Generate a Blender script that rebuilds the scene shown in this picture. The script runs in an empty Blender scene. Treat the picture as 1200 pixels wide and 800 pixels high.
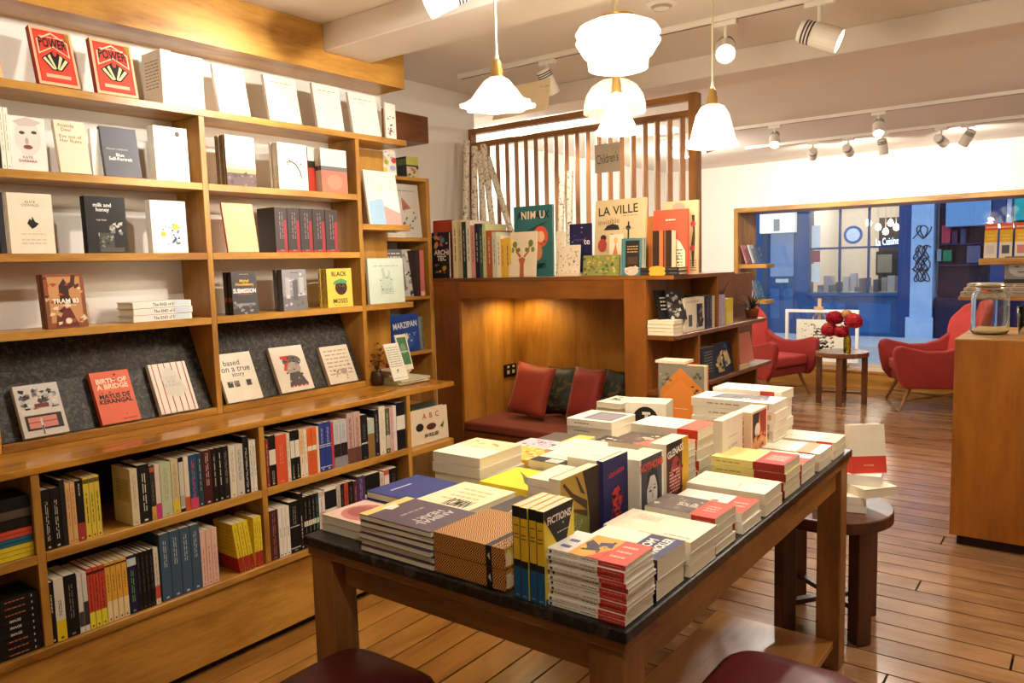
import bpy, bmesh, math, random
from mathutils import Matrix, Vector
random.seed(7)
scene = bpy.context.scene
COL = scene.collection
R = math.radians

# ---------------------------------------------------------------- camera
F_PX, YAW, PITCH, ROLL, CAM_H = 904.4, R(37.29), R(5.69), R(-1.56), 1.5
def _camrot():
    cy, sy = math.cos(YAW), math.sin(YAW)
    c, s = math.cos(PITCH), math.sin(PITCH)
    rx = Matrix(((1, 0, 0), (0, c, -s), (0, s, c)))
    c, s = math.cos(ROLL), math.sin(ROLL)
    rz = Matrix(((c, -s, 0), (s, c, 0), (0, 0, 1)))
    m = rz @ rx
    w, d, z = m @ Vector((cy, 0, -sy)), m @ Vector((sy, 0, cy)), m @ Vector((0, -1, 0))
    return Matrix(((w.x, d.x, z.x), (w.y, d.y, z.y), (w.z, d.z, z.z)))   # world -> camera (x right, y down, z ahead)
CR = _camrot()
CO = Vector((0, 0, CAM_H))
cam_data = bpy.data.cameras.new('camera')
cam_data.sensor_width = 36.0
cam_data.lens = F_PX / 1200 * 36
cam_data.clip_end = 100
cam = bpy.data.objects.new('camera', cam_data)
COL.objects.link(cam)
right, down, ahead = CR[0], CR[1], CR[2]
cam.matrix_world = Matrix(((right.x, -down.x, -ahead.x, CO.x), (right.y, -down.y, -ahead.y, CO.y), (right.z, -down.z, -ahead.z, CO.z), (0, 0, 0, 1)))
scene.camera = cam

# ---------------------------------------------------------------- world and exposure
world = bpy.data.worlds.new('dusk_sky'); scene.world = world
world.use_nodes = True
bg = world.node_tree.nodes['Background']
bg.inputs['Color'].default_value = (0.58, 0.76, 1.0, 1)
bg.inputs['Strength'].default_value = 1.25
scene.view_settings.view_transform = 'Standard'
scene.view_settings.look = 'None'
scene.view_settings.gamma = 1.0
scene.view_settings.use_curve_mapping = False
scene.view_settings.exposure = 0.38
WARM = (1.0, 0.85, 0.65)
WARM2 = (1.0, 0.92, 0.80)

# ---------------------------------------------------------------- measuring helpers (photo point -> point in the room)
def ray(px, py): return CR.transposed() @ Vector(((px - 600) / F_PX, (py - 400) / F_PX, 1.0))
def on_x(px, py, x): v = ray(px, py); return CO + v * ((x - CO.x) / v.x)
def on_y(px, py, y): v = ray(px, py); return CO + v * ((y - CO.y) / v.y)
def on_z(px, py, z): v = ray(px, py); return CO + v * ((z - CO.z) / v.z)
def at_depth(px, py, d): return CO + ray(px, py) * d
def y_at(px, x, z):      # y of a point on the line (x, *, z) that shows in photo column px
    k = (px - 600) / F_PX
    a = CR @ Vector((x, 0, z - CAM_H)); b = CR @ Vector((0, 1, 0))
    return (k * a.z - a.x) / (b.x - k * b.z)
def x_at(px, y, z):
    k = (px - 600) / F_PX
    a = CR @ Vector((0, y, z - CAM_H)); b = CR @ Vector((1, 0, 0))
    return (k * a.z - a.x) / (b.x - k * b.z)

# ---------------------------------------------------------------- materials
def lin(h):
    h = h.lstrip('#')
    def c(v):
        v /= 255
        return v / 12.92 if v <= .04045 else ((v + .055) / 1.055) ** 2.4
    return tuple(c(int(h[i:i + 2], 16)) for i in (0, 2, 4)) + (1.0,)
MATS = {}
def new_mat(name):
    m = bpy.data.materials.new(name); m.use_nodes = True
    nt = m.node_tree
    return m, nt, nt.nodes['Principled BSDF']
def node(nt, kind, **kw):
    n = nt.nodes.new(kind)
    for k, v in kw.items():
        if k in n.inputs: n.inputs[k].default_value = v
        else: setattr(n, k, v)
    return n
def coords(nt, scale=(1, 1, 1)):
    tc = node(nt, 'ShaderNodeTexCoord'); mp = node(nt, 'ShaderNodeMapping')
    mp.inputs['Scale'].default_value = scale
    nt.links.new(tc.outputs['Object'], mp.inputs['Vector'])
    return mp.outputs['Vector']
def plain(hexcol, rough=.55, metal=0.0, vary=.10, scale=18, sheen=0):
    key = ('plain', hexcol, rough, metal, vary, scale, sheen)
    if key in MATS: return MATS[key]
    m, nt, b = new_mat('tone_' + hexcol.lstrip('#'))
    b.inputs['Roughness'].default_value = rough
    b.inputs['Metallic'].default_value = metal
    if not metal: b.inputs['Specular IOR Level'].default_value = .32
    if sheen:
        b.inputs['Sheen Weight'].default_value = sheen
        b.inputs['Sheen Roughness'].default_value = .4
    nz = node(nt, 'ShaderNodeTexNoise', Scale=scale, Detail=3)
    nt.links.new(coords(nt), nz.inputs['Vector'])
    mx = node(nt, 'ShaderNodeMix', data_type='RGBA', blend_type='MULTIPLY')
    ramp = node(nt, 'ShaderNodeValToRGB')
    ramp.color_ramp.elements[0].position = .3; ramp.color_ramp.elements[1].position = .75
    lo = 1 - vary
    ramp.color_ramp.elements[0].color = (lo, lo, lo, 1); ramp.color_ramp.elements[1].color = (1, 1, 1, 1)
    nt.links.new(nz.outputs['Fac'], ramp.inputs['Fac'])
    mx.inputs['Factor'].default_value = 1
    mx.inputs['A'].default_value = lin(hexcol)
    nt.links.new(ramp.outputs['Color'], mx.inputs['B'])
    nt.links.new(mx.outputs['Result'], b.inputs['Base Color'])
    MATS[key] = m
    return m
def wood(dark, light, axis='y', rough=.38, scale=1.0, rand=.0, coat=0.0, knots=True):
    key = ('wood', dark, light, axis, rough, scale, rand, coat)
    if key in MATS: return MATS[key]
    m, nt, b = new_mat('wood_%s_%s' % (axis, light.lstrip('#')))
    b.inputs['Roughness'].default_value = rough
    b.inputs['Coat Weight'].default_value = coat
    b.inputs['Coat Roughness'].default_value = .12
    s = {'x': (.8, 5, 5), 'y': (5, .8, 5), 'z': (5, 5, .8)}[axis]
    info = node(nt, 'ShaderNodeObjectInfo')
    tc = node(nt, 'ShaderNodeTexCoord'); add = node(nt, 'ShaderNodeVectorMath', operation='ADD'); mp = node(nt, 'ShaderNodeMapping')
    mul = node(nt, 'ShaderNodeVectorMath', operation='SCALE'); mul.inputs['Scale'].default_value = 37.0
    comb = node(nt, 'ShaderNodeCombineXYZ')
    for k in 'XYZ': nt.links.new(info.outputs['Random'], comb.inputs[k])
    nt.links.new(comb.outputs[0], mul.inputs[0])
    nt.links.new(tc.outputs['Object'], add.inputs[0]); nt.links.new(mul.outputs[0], add.inputs[1])
    mp.inputs['Scale'].default_value = tuple(v * scale for v in s)
    nt.links.new(add.outputs[0], mp.inputs['Vector'])
    n1 = node(nt, 'ShaderNodeTexNoise', Scale=1.6, Detail=5, Roughness=.6, Distortion=.6)
    n2 = node(nt, 'ShaderNodeTexNoise', Scale=14, Detail=3, Roughness=.7)
    n3 = node(nt, 'ShaderNodeTexNoise', Scale=2.2, Detail=2)
    nt.links.new(mp.outputs[0], n1.inputs['Vector']); nt.links.new(mp.outputs[0], n2.inputs['Vector']); nt.links.new(add.outputs[0], n3.inputs['Vector'])
    a1 = node(nt, 'ShaderNodeMath', operation='MULTIPLY_ADD'); a1.inputs[1].default_value = .30
    nt.links.new(n2.outputs['Fac'], a1.inputs[0]); nt.links.new(n1.outputs['Fac'], a1.inputs[2])
    a2 = node(nt, 'ShaderNodeMath', operation='MULTIPLY_ADD'); a2.inputs[1].default_value = .45
    nt.links.new(n3.outputs['Fac'], a2.inputs[0]); nt.links.new(a1.outputs[0], a2.inputs[2])
    a3 = node(nt, 'ShaderNodeMath', operation='MULTIPLY_ADD'); a3.inputs[1].default_value = rand
    nt.links.new(info.outputs['Random'], a3.inputs[0]); nt.links.new(a2.outputs[0], a3.inputs[2])
    ramp = node(nt, 'ShaderNodeValToRGB')
    ramp.color_ramp.elements[0].position = .62; ramp.color_ramp.elements[1].position = 1.05 + rand * .5
    ramp.color_ramp.elements[0].color = lin(dark); ramp.color_ramp.elements[1].color = lin(light)
    nt.links.new(a3.outputs[0], ramp.inputs['Fac'])
    nt.links.new(ramp.outputs['Color'], b.inputs['Base Color'])
    bp = node(nt, 'ShaderNodeBump', Strength=.06, Distance=.002)
    nt.links.new(n2.outputs['Fac'], bp.inputs['Height']); nt.links.new(bp.outputs[0], b.inputs['Normal'])
    MATS[key] = m
    return m
def paper_edges():
    if 'paper' in MATS: return MATS['paper']
    m, nt, b = new_mat('page_edges')
    b.inputs['Roughness'].default_value = .8
    w = node(nt, 'ShaderNodeTexWave', bands_direction='Y', Scale=260, Distortion=1.5, Detail=1)
    nt.links.new(coords(nt), w.inputs['Vector'])
    r = node(nt, 'ShaderNodeValToRGB')
    r.color_ramp.elements[0].color = lin('#d8c9a6'); r.color_ramp.elements[1].color = lin('#f3ead2')
    nt.links.new(w.outputs['Fac'], r.inputs['Fac']); nt.links.new(r.outputs[0], b.inputs['Base Color'])
    MATS['paper'] = m
    return m
def glow(hexcol, strength, name='lamp_glass'):
    key = ('glow', hexcol, strength)
    if key in MATS: return MATS[key]
    m, nt, b = new_mat(name)
    b.inputs['Base Color'].default_value = lin(hexcol)
    b.inputs['Emission Color'].default_value = lin(hexcol)
    b.inputs['Emission Strength'].default_value = strength
    b.inputs['Roughness'].default_value = .3
    MATS[key] = m
    return m
def glass(hexcol='#ffffff', rough=.02, name='clear_glass', thin=True):
    key = ('glass', hexcol, rough, thin)
    if key in MATS: return MATS[key]
    m, nt, b = new_mat(name)
    if thin:
        nt.nodes.remove(b)
        out = nt.nodes['Material Output']
        tr = node(nt, 'ShaderNodeBsdfTransparent'); tr.inputs['Color'].default_value = lin(hexcol)
        gl = node(nt, 'ShaderNodeBsdfGlossy'); gl.inputs['Roughness'].default_value = rough
        lw = node(nt, 'ShaderNodeFresnel', IOR=1.45)
        mx = node(nt, 'ShaderNodeMixShader')
        nt.links.new(lw.outputs[0], mx.inputs[0]); nt.links.new(tr.outputs[0], mx.inputs[1]); nt.links.new(gl.outputs[0], mx.inputs[2])
        nt.links.new(mx.outputs[0], out.inputs['Surface'])
    else:
        b.inputs['Base Color'].default_value = lin(hexcol)
        b.inputs['Transmission Weight'].default_value = 1
        b.inputs['Roughness'].default_value = rough
        b.inputs['IOR'].default_value = 1.45
    MATS[key] = m
    return m
def speckle(base, vein, scale, rough, lo=.45, hi=.75, name='stone', bump=.2):
    key = ('speckle', base, vein, scale, rough)
    if key in MATS: return MATS[key]
    m, nt, b = new_mat(name)
    b.inputs['Roughness'].default_value = rough
    n1 = node(nt, 'ShaderNodeTexNoise', Scale=scale, Detail=8, Roughness=.7, Distortion=.8)
    nt.links.new(coords(nt), n1.inputs['Vector'])
    r = node(nt, 'ShaderNodeValToRGB')
    r.color_ramp.elements[0].position = lo; r.color_ramp.elements[1].position = hi
    r.color_ramp.elements[0].color = lin(base); r.color_ramp.elements[1].color = lin(vein)
    nt.links.new(n1.outputs['Fac'], r.inputs['Fac']); nt.links.new(r.outputs[0], b.inputs['Base Color'])
    bp = node(nt, 'ShaderNodeBump', Strength=bump, Distance=.003)
    nt.links.new(n1.outputs['Fac'], bp.inputs['Height']); nt.links.new(bp.outputs[0], b.inputs['Normal'])
    MATS[key] = m
    return m

# ---------------------------------------------------------------- mesh helpers
class MB:
    def __init__(s): s.v = []; s.f = []; s.m = []
    def add(s, vs, fs, m=0):
        o = len(s.v); s.v += [tuple(v) for v in vs]
        s.f += [tuple(i + o for i in f) for f in fs]; s.m += [m] * len(fs)
        return s
    def box(s, a, b, m=0):
        x0, y0, z0 = a; x1, y1, z1 = b
        return s.add([(x0, y0, z0), (x1, y0, z0), (x1, y1, z0), (x0, y1, z0), (x0, y0, z1), (x1, y0, z1), (x1, y1, z1), (x0, y1, z1)],
                     [(0, 3, 2, 1), (4, 5, 6, 7), (0, 1, 5, 4), (1, 2, 6, 5), (2, 3, 7, 6), (3, 0, 4, 7)], m)
    def prism(s, pts, axis, c0, c1, m=0):
        n = len(pts)
        def p(q, c): return {'x': (c, q[0], q[1]), 'y': (q[0], c, q[1]), 'z': (q[0], q[1], c)}[axis]
        vs = [p(q, c0) for q in pts] + [p(q, c1) for q in pts]
        fs = [tuple(range(n))[::-1], tuple(range(n, 2 * n))] + [(i, (i + 1) % n, n + (i + 1) % n, n + i) for i in range(n)]
        return s.add(vs, fs, m)
    def lathe(s, prof, n=24, c=(0, 0, 0), m=0, flute=None, close=False):
        vs = []; fs = []; k = len(prof)
        for i in range(n):
            a = 2 * math.pi * i / n
            for r, z in prof:
                q = r * (flute(a, r, z) if flute else 1)
                vs.append((c[0] + q * math.cos(a), c[1] + q * math.sin(a), c[2] + z))
        for i in range(n):
            j = (i + 1) % n
            for t in range(k - 1): fs.append((i * k + t, j * k + t, j * k + t + 1, i * k + t + 1))
        if close:
            fs.append(tuple(i * k for i in range(n))[::-1]); fs.append(tuple(i * k + k - 1 for i in range(n)))
        return s.add(vs, fs, m)
    def tube(s, pts, r, n=8, m=0, r1=None):
        pts = [Vector(p) for p in pts]; vs = []; fs = []
        for i, p in enumerate(pts):
            d = (pts[min(i + 1, len(pts) - 1)] - pts[max(i - 1, 0)]).normalized()
            u = d.orthogonal().normalized() if i == 0 else (u - d * u.dot(d)).normalized()
            w = d.cross(u)
            rr = r if r1 is None else r + (r1 - r) * i / (len(pts) - 1)
            for k in range(n):
                a = 2 * math.pi * k / n
                vs.append(p + u * (rr * math.cos(a)) + w * (rr * math.sin(a)))
        for i in range(len(pts) - 1):
            for k in range(n): fs.append((i * n + k, i * n + (k + 1) % n, (i + 1) * n + (k + 1) % n, (i + 1) * n + k))
        fs.append(tuple(range(n))[::-1]); fs.append(tuple(range((len(pts) - 1) * n, len(pts) * n)))
        return s.add(vs, fs, m)
    def mesh(s, name, mats, bevel=0, segs=1, smooth=False, subsurf=0):
        me = bpy.data.meshes.new(name)
        me.from_pydata(s.v, [], s.f)
        for m in (mats if isinstance(mats, (list, tuple)) else [mats]): me.materials.append(m)
        me.polygons.foreach_set('material_index', s.m)
        bm = bmesh.new(); bm.from_mesh(me)
        bmesh.ops.recalc_face_normals(bm, faces=bm.faces)
        if bevel:
            es = [e for e in bm.edges if len(e.link_faces) == 2 and e.calc_face_angle(0) > .6]
            bmesh.ops.bevel(bm, geom=es, offset=bevel, segments=segs, profile=.6, affect='EDGES', clamp_overlap=True)
        for f in bm.faces: f.smooth = smooth
        bm.to_mesh(me); bm.free()
        return me
    def build(s, name, mats, parent=None, bevel=0, segs=1, smooth=False, subsurf=0, loc=None):
        o = link(name, s.mesh(name, mats, bevel, segs, smooth), parent)
        if loc is not None: o.location = loc
        if subsurf:
            md = o.modifiers.new('soften', 'SUBSURF'); md.levels = subsurf; md.render_levels = subsurf
        return o
def link(name, me, parent=None, world=True):
    o = bpy.data.objects.new(name, me); COL.objects.link(o)
    if parent is not None:
        o.parent = parent
        if world: o.matrix_parent_inverse = parent.matrix_basis.inverted()
    return o
def tag(o, label, cat=None, group=None, kind=None):
    o['label'] = label
    if cat: o['category'] = cat
    if group: o['group'] = group
    if kind: o['kind'] = kind
    return o
def thing(name, label, cat, loc=(0, 0, 0), group=None, rz=0):
    o = bpy.data.objects.new(name, None); COL.objects.link(o)
    o.empty_display_size = .05
    o.matrix_basis = Matrix.Translation(Vector(loc)) @ Matrix.Rotation(rz, 4, 'Z')
    return tag(o, label, cat, group)
def copy_tree(o, parent=None):
    c = o.copy(); COL.objects.link(c); c.parent = parent
    for ch in o.children: copy_tree(ch, c)
    return c
def struct(name, mb, mats, label, **kw):
    return tag(mb.build(name, mats, **kw), label, None, None, 'structure')
def lamp(kind, name, loc, power, color=WARM, target=None, parent=None, size=.05, angle=60, blend=.5):
    d = bpy.data.lights.new(name, kind); d.energy = power; d.color = color
    if kind == 'SPOT': d.spot_size = R(angle); d.spot_blend = blend; d.shadow_soft_size = size
    elif kind == 'AREA': d.shape = 'DISK'; d.size = size
    else: d.shadow_soft_size = size
    o = bpy.data.objects.new(name, d); COL.objects.link(o)
    m = Matrix.Translation(Vector(loc))
    if target is not None: m = m @ (Vector(target) - Vector(loc)).to_track_quat('-Z', 'Y').to_matrix().to_4x4()
    o.matrix_basis = m
    if parent is not None: o.parent = parent; o.matrix_parent_inverse = parent.matrix_basis.inverted()
    return o
ORD = 'first second third fourth fifth sixth seventh eighth ninth tenth eleventh twelfth thirteenth fourteenth fifteenth sixteenth seventeenth eighteenth nineteenth twentieth twenty-first twenty-second twenty-third twenty-fourth twenty-fifth twenty-sixth twenty-seventh twenty-eighth twenty-ninth thirtieth'.split()
NAMED = {'black': '#141214', 'charcoal': '#3a3a40', 'grey': '#8c8a88', 'white': '#f4f0e6', 'cream': '#e8d8b0', 'tan': '#b08a5a', 'brown': '#6a3a20', 'red': '#c4302a', 'dark red': '#6a1a20', 'orange': '#e06a2a',
         'amber': '#e8a040', 'yellow': '#f0d030', 'green': '#4a8a50', 'mint': '#c0d8c8', 'teal': '#2a6a70', 'blue': '#2a50a0', 'navy': '#1c2050', 'purple': '#5a3070', 'pink': '#e8a8a8', 'magenta': '#d03a80', 'peach': '#f0b88a', 'slate blue': '#3a5068'}
def colour_word(h):
    a = [int(h[i:i + 2], 16) for i in (1, 3, 5)]
    return min(NAMED, key=lambda k: sum((x - int(NAMED[k][i:i + 2], 16)) ** 2 for x, i in zip(a, (1, 3, 5))))
# ---------------------------------------------------------------- printed lettering and books
_TXT = {}
def text_mesh(s, bold=0.0, shear=0.0):
    k = (s, bold, shear)
    if k not in _TXT:
        cu = bpy.data.curves.new('lettering', 'FONT')
        cu.body = s; cu.align_x = 'CENTER'; cu.resolution_u = 2; cu.offset = bold; cu.shear = shear; cu.space_line = .85
        ob = bpy.data.objects.new('lettering', cu)
        me = bpy.data.meshes.new_from_object(ob)
        vs = [tuple(v.co) for v in me.vertices]; fs = [tuple(p.vertices) for p in me.polygons]
        bpy.data.objects.remove(ob); bpy.data.curves.remove(cu); bpy.data.meshes.remove(me)
        if vs:
            x0 = min(v[0] for v in vs); x1 = max(v[0] for v in vs); y0 = min(v[1] for v in vs); y1 = max(v[1] for v in vs)
            cx, cy = (x0 + x1) / 2, (y0 + y1) / 2
            vs = [(v[0] - cx, v[1] - cy) for v in vs]
            _TXT[k] = (vs, fs, x1 - x0, y1 - y0)
        else: _TXT[k] = ([], [], 1, 1)
    return _TXT[k]
def add_prints(mb, mats, prints, W, H, put, rng):
    """prints on a flat surface W x H; put(a, b, layer) -> point; a, b in metres from its lower corner"""
    def mi(col):
        m = plain(col, .6, vary=.05)
        if m not in mats: mats.append(m)
        return mats.index(m)
    for n, p in enumerate(prints):
        k = p[0]
        if k == 'r':
            _, u0, v0, u1, v1, col = p
            mb.add([put(u * W, v * H, n) for u, v in ((u0, v0), (u1, v0), (u1, v1), (u0, v1))], [(0, 1, 2, 3)], mi(col))
        elif k == 'c':
            _, u, v, ru, rv, col = p
            mb.add([put((u + ru * math.cos(a * math.pi / 9)) * W, (v + rv * math.sin(a * math.pi / 9)) * H, n) for a in range(18)], [tuple(range(18))], mi(col))
        elif k == 'p':
            mb.add([put(u * W, v * H, n) for u, v in p[1]], [tuple(range(len(p[1])))], mi(p[2]))
        elif k == 't':      # ('t', text, u, v, height, colour, rotation, max width, bold)
            _, s, u, v, hh, col, rot, mw, bold = (tuple(p) + (0, .9, 0))[:9] if len(p) < 9 else p
            vs, fs, w, h = text_mesh(s, bold)
            nl = s.count('\n') + 1
            flat_ = abs(math.sin(R(rot))) < .5
            sc = hh * (H if flat_ else W) * nl / h
            lim = mw * (W if flat_ else H)
            sx = min(sc, lim / w)
            c, q = math.cos(R(rot)), math.sin(R(rot))
            mb.add([put(u * W + x * sx * c - y * sc * q, v * H + x * sx * q + y * sc * c, n) for x, y in vs], fs, mi(col))
        elif k == 'l':      # ('l', u0, v0, u1, v1, rows, colour, vertical): small broken lines
            _, u0, v0, u1, v1, rows, col = p[:7]
            vert = len(p) > 7 and p[7]
            m = mi(col)
            for r_ in range(rows):
                a = 0.0
                while a < 1:
                    ln = rng.uniform(.10, .28); b = min(1, a + ln)
                    c0, c1 = (r_ + .30) / rows, (r_ + .66) / rows
                    q = [(a, c0), (b, c0), (b, c1), (a, c1)]
                    if vert: q = [(y, x) for x, y in q]
                    mb.add([put((u0 + (u1 - u0) * x) * W, (v0 + (v1 - v0) * y) * H, n) for x, y in q], [(0, 1, 2, 3)], m)
                    a = b + .05
        elif k == 'd':      # ('d', u0, v0, u1, v1, count, size, [colours]): scattered marks
            _, u0, v0, u1, v1, cnt, sz, cols = p
            for i in range(cnt):
                u, v = rng.uniform(u0, u1), rng.uniform(v0, v1); a0 = rng.uniform(0, 6.3); s1 = sz * rng.uniform(.5, 1.2)
                mb.add([put(min(W, max(0, u * W + s1 * W * math.cos(a0 + t))), min(H, max(0, v * H + s1 * W * math.sin(a0 + t) * (.5 if t in (1.3, 4.4) else 1))), n) for t in (0, 1.3, 2.6, 4.4)], [(0, 1, 2, 3)], mi(rng.choice(cols)))
_COVER = {}
def book(M, w, h, t, cover, label, front=(), spine=(), back=(), spine_col=None, name='paperback_book', group=None, cat='book', hard=False, pages=None, top_tint=None, curl=0):
    """local axes: x from spine to fore-edge, y from front cover to back cover, z from foot to head"""
    o = bpy.data.objects.new(name, None); COL.objects.link(o); o.empty_display_size = .03
    o.matrix_basis = M
    tag(o, label, cat, group)
    ct = .0028 if hard else .0013
    key = (round(w, 4), round(h, 4), round(t, 4), cover, spine_col, hard, pages)
    if key not in _COVER:
        cm = plain(cover, .5, vary=.08) if isinstance(cover, str) else cover; sm = plain(spine_col, .42, vary=.08) if spine_col else cm
        st = ct * 1.5
        b = MB()
        prof = [(0, 0), (w, 0), (w, ct), (st, ct), (st, t - ct), (w, t - ct), (w, t), (0, t)]
        n = 8
        vs = [(x, y, 0) for x, y in prof] + [(x, y, h) for x, y in prof]
        fs = [(0, 1, 2, 3), (0, 3, 4, 7), (4, 5, 6, 7), (8, 11, 10, 9), (8, 15, 12, 11), (12, 15, 14, 13)]
        b.add(vs, fs, 0)
        for i in range(n): b.add([vs[i], vs[(i + 1) % n], vs[n + (i + 1) % n], vs[n + i]], [(0, 1, 2, 3)], 1 if i == 7 else 0)
        me = b.mesh('cover', [cm, sm])
        i_ = .004 if hard else .0008
        pg = MB().box((st, ct, i_), (w - i_, t - ct, h - i_)).mesh('page_block', plain(pages, .7) if pages else paper_edges())
        _COVER[key] = (me, pg)
    me, pg = _COVER[key]
    link('cover', me, o, False); link('page_block', pg, o, False)
    rng = random.Random(hash((label, w, h)) & 0xffff if False else sum(map(ord, label)))
    mb = MB(); mats = []
    e = lambda n: .0004 + .00012 * n
    if front: add_prints(mb, mats, front, w, h, lambda a, b, n: (a, -e(n), b), rng)
    if spine: add_prints(mb, mats, spine, t, h, lambda a, b, n: (-e(n), t - a, b), rng)
    if back: add_prints(mb, mats, back, w, h, lambda a, b, n: (w - a, t + e(n), b), rng)
    if mb.v: link('cover_print', mb.mesh('cover_print', mats), o, False)['kind'] = 'stuff'
    return o
def frame(o, ex, ey, ez):
    return Matrix(((ex[0], ey[0], ez[0], o[0]), (ex[1], ey[1], ez[1], o[1]), (ex[2], ey[2], ez[2], o[2]), (0, 0, 0, 1)))
def face_out(bl, br, tl, axis, base, z, label, cover, n=1, t=.018, lean=None, h=None, kind='pile', gap=.0028, **kw):
    """front cover to the viewer: bl/br photo columns of the foot corners, tl photo point of the head corner by the spine"""
    if axis == 'x':
        a0, a1 = y_at(bl, base, z), y_at(br, base, z)
        org = Vector((base, a0, z)); ex = Vector((0, 1, 0)); bk = Vector((-1, 0, 0)); q = on_y(tl[0], tl[1], a0) - org
    else:
        a0, a1 = x_at(bl, base, z), x_at(br, base, z)
        org = Vector((a0, base, z)); ex = Vector((1, 0, 0)); bk = Vector((0, 1, 0)); q = on_x(tl[0], tl[1], a0) - org
    hh = h or math.hypot(q.dot(bk), q.z)
    a = math.atan2(q.dot(bk), q.z) if lean is None else R(lean)
    a = max(R(1.0), min(R(24), a))
    up = Vector((0, 0, 1))
    ez = bk * math.sin(a) + up * math.cos(a); ey = bk * math.cos(a) - up * math.sin(a)
    out = []
    for i in range(n):
        lab = label if n == 1 else label + (', front copy' if i == 0 else ', %s copy back' % ORD[i])
        o = org + bk * (i * (t + gap) / math.cos(a)) + ex * (.0022 * ((i * 7) % 3 - 1) if i else 0) + up * (t * math.sin(a) + .0005)
        k2 = dict(kw)
        if i: k2['front'] = ()
        if n > 1: k2.setdefault('group', 'copies in the pile of ' + ' '.join(label.split()[:4]))
        out.append(book(frame(o, ex, ey, ez), a1 - a0, hh, t, cover, lab, **k2))
    return out
def spine_row(z, X, zread, items, where, depth=.128, back_x=None):
    """books standing spine out on a shelf against the side wall"""
    for i, it in enumerate(items):
        pl, pr, h, cov, bands, ink = it[:6]
        opt = it[6] if len(it) > 6 else {}
        y0, y1 = y_at(pl, X, zread), y_at(pr, X, zread)
        t = (y1 - y0) - .0018
        sp = [('r', 0, b[0], 1, b[1], b[2]) for b in bands]
        if opt.get('text'):
            sp.append(('t', opt['text'], .5, opt.get('tv', .5), opt.get('th', .09), ink, opt.get('rot', -90), .8, .02))
        elif ink:
            lo, hi = opt.get('ink', (.3, .9))
            sp.append(('l', .3, lo, .7, hi, 1 if t < .022 else 2, ink, True))
            sp.append(('r', .35, .03, .65, .06, ink))
        d = opt.get('depth', depth)
        c2 = colour_word(cov); bnd = [colour_word(b[2]) for b in bands if colour_word(b[2]) != c2]
        lab = '%s%s book, %s in the %s' % (c2, (' and %s' % bnd[0]) if bnd else '', ORD[i], where)
        xo = X - opt.get('in', .012)
        tilt = R(opt.get('tilt', 0))
        M = Matrix.Translation(Vector((xo, y1, z + .0006 + abs(t * math.sin(tilt)))))
        if tilt: M = M @ Matrix.Rotation(tilt, 4, 'X')
        M = M @ Matrix.Rotation(math.pi, 4, 'Z')
        sp += opt.get('extra', [])
        book(M, d, h, t, cov, lab, spine=sp, back=opt.get('side', ()), group='books ' + where)
def flat_stack(xr, yf, lx, ly, n, t, phi, cover, label, z=None, front=(), spine=(), jit=.004, sep=.0015, covers=None, rot=0, **kw):
    """n books lying flat, cover up; phi is the direction of their heads"""
    z = TABLE_Z if z is None else z
    cx, cy = xr - lx / 2, yf + ly / 2
    along_x = phi in (0, 180)
    h, w = (lx, ly) if along_x else (ly, lx)
    rng = random.Random(sum(map(ord, label)))
    for i in range(n):
        a = R(phi + rot) + (rng.uniform(-1, 1) * .02 if i else 0)
        top = i == n - 1
        zt = z + (i + 1) * (t + sep)
        ez = Vector((math.cos(a), math.sin(a), 0)); ey = Vector((0, 0, -1)); ex = ey.cross(ez)
        j = Vector((rng.uniform(-jit, jit), rng.uniform(-jit, jit), 0))
        o = Vector((cx, cy, zt)) + j - ex * (w / 2) - ez * (h / 2)
        k2 = dict(kw)
        cv = cover if not covers else covers[i % len(covers)]
        if n == 1: lab = label
        elif top: lab = label + ', topmost'
        else: lab = label + ', %s from the top' % ORD[n - 1 - i]
        if n > 1: k2.setdefault('group', 'stack of ' + ' '.join(label.split()[:5]))
        book(frame(o, ex, ey, ez), w, h, t, cv, lab, front=front if top else (), spine=spine, **k2)
# ---------------------------------------------------------------- shared finishes
TABLE_Z = .803
W_CASE_Y = wood('#7e4c10', '#c69240', 'y', .32)
W_CASE_Z = wood('#7e4c10', '#c69240', 'z', .36)
W_CASE_X = wood('#7e4c10', '#c69240', 'x', .36)
W_NOOK_Z = wood('#562c08', '#8c531a', 'z', .36, .8)
W_NOOK_X = wood('#562c08', '#8c531a', 'x', .36, .8)
W_INNER = wood('#805014', '#ba8434', 'z', .42, .7)
W_TABLE_X = wood('#5c3414', '#a06a30', 'x', .4)
W_TABLE_Y = wood('#5c3414', '#a06a30', 'y', .4)
W_TABLE_Z = wood('#5c3414', '#a06a30', 'z', .4)
W_DARK_Z = wood('#2c1408', '#5e3018', 'z', .35)
W_DARK_X = wood('#2c1408', '#5e3018', 'x', .3)
W_FLOOR_X = wood('#6e4828', '#a47a52', 'x', .20, 1.0, .06)
W_FLOOR_Y = wood('#7a4e1c', '#ac7a3a', 'y', .28, 1.0, .06)
WALL_W = plain('#f3efe8', .75, vary=.03, scale=3)
CEIL_W = plain('#f0e9de', .8, vary=.03, scale=2)
WHITE_METAL = plain('#f2eee4', .4, vary=.02)
BRASS = plain('#d8b468', .28, .85, vary=.08)
DARKMETAL = plain('#2a2624', .4, .3)
SLATE = speckle('#131211', '#6a655c', 55, .6, .46, .78, 'slate', .3)
STONE = speckle('#0c0c0d', '#6a6458', 30, .28, .5, .86, 'granite', .1)

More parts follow.
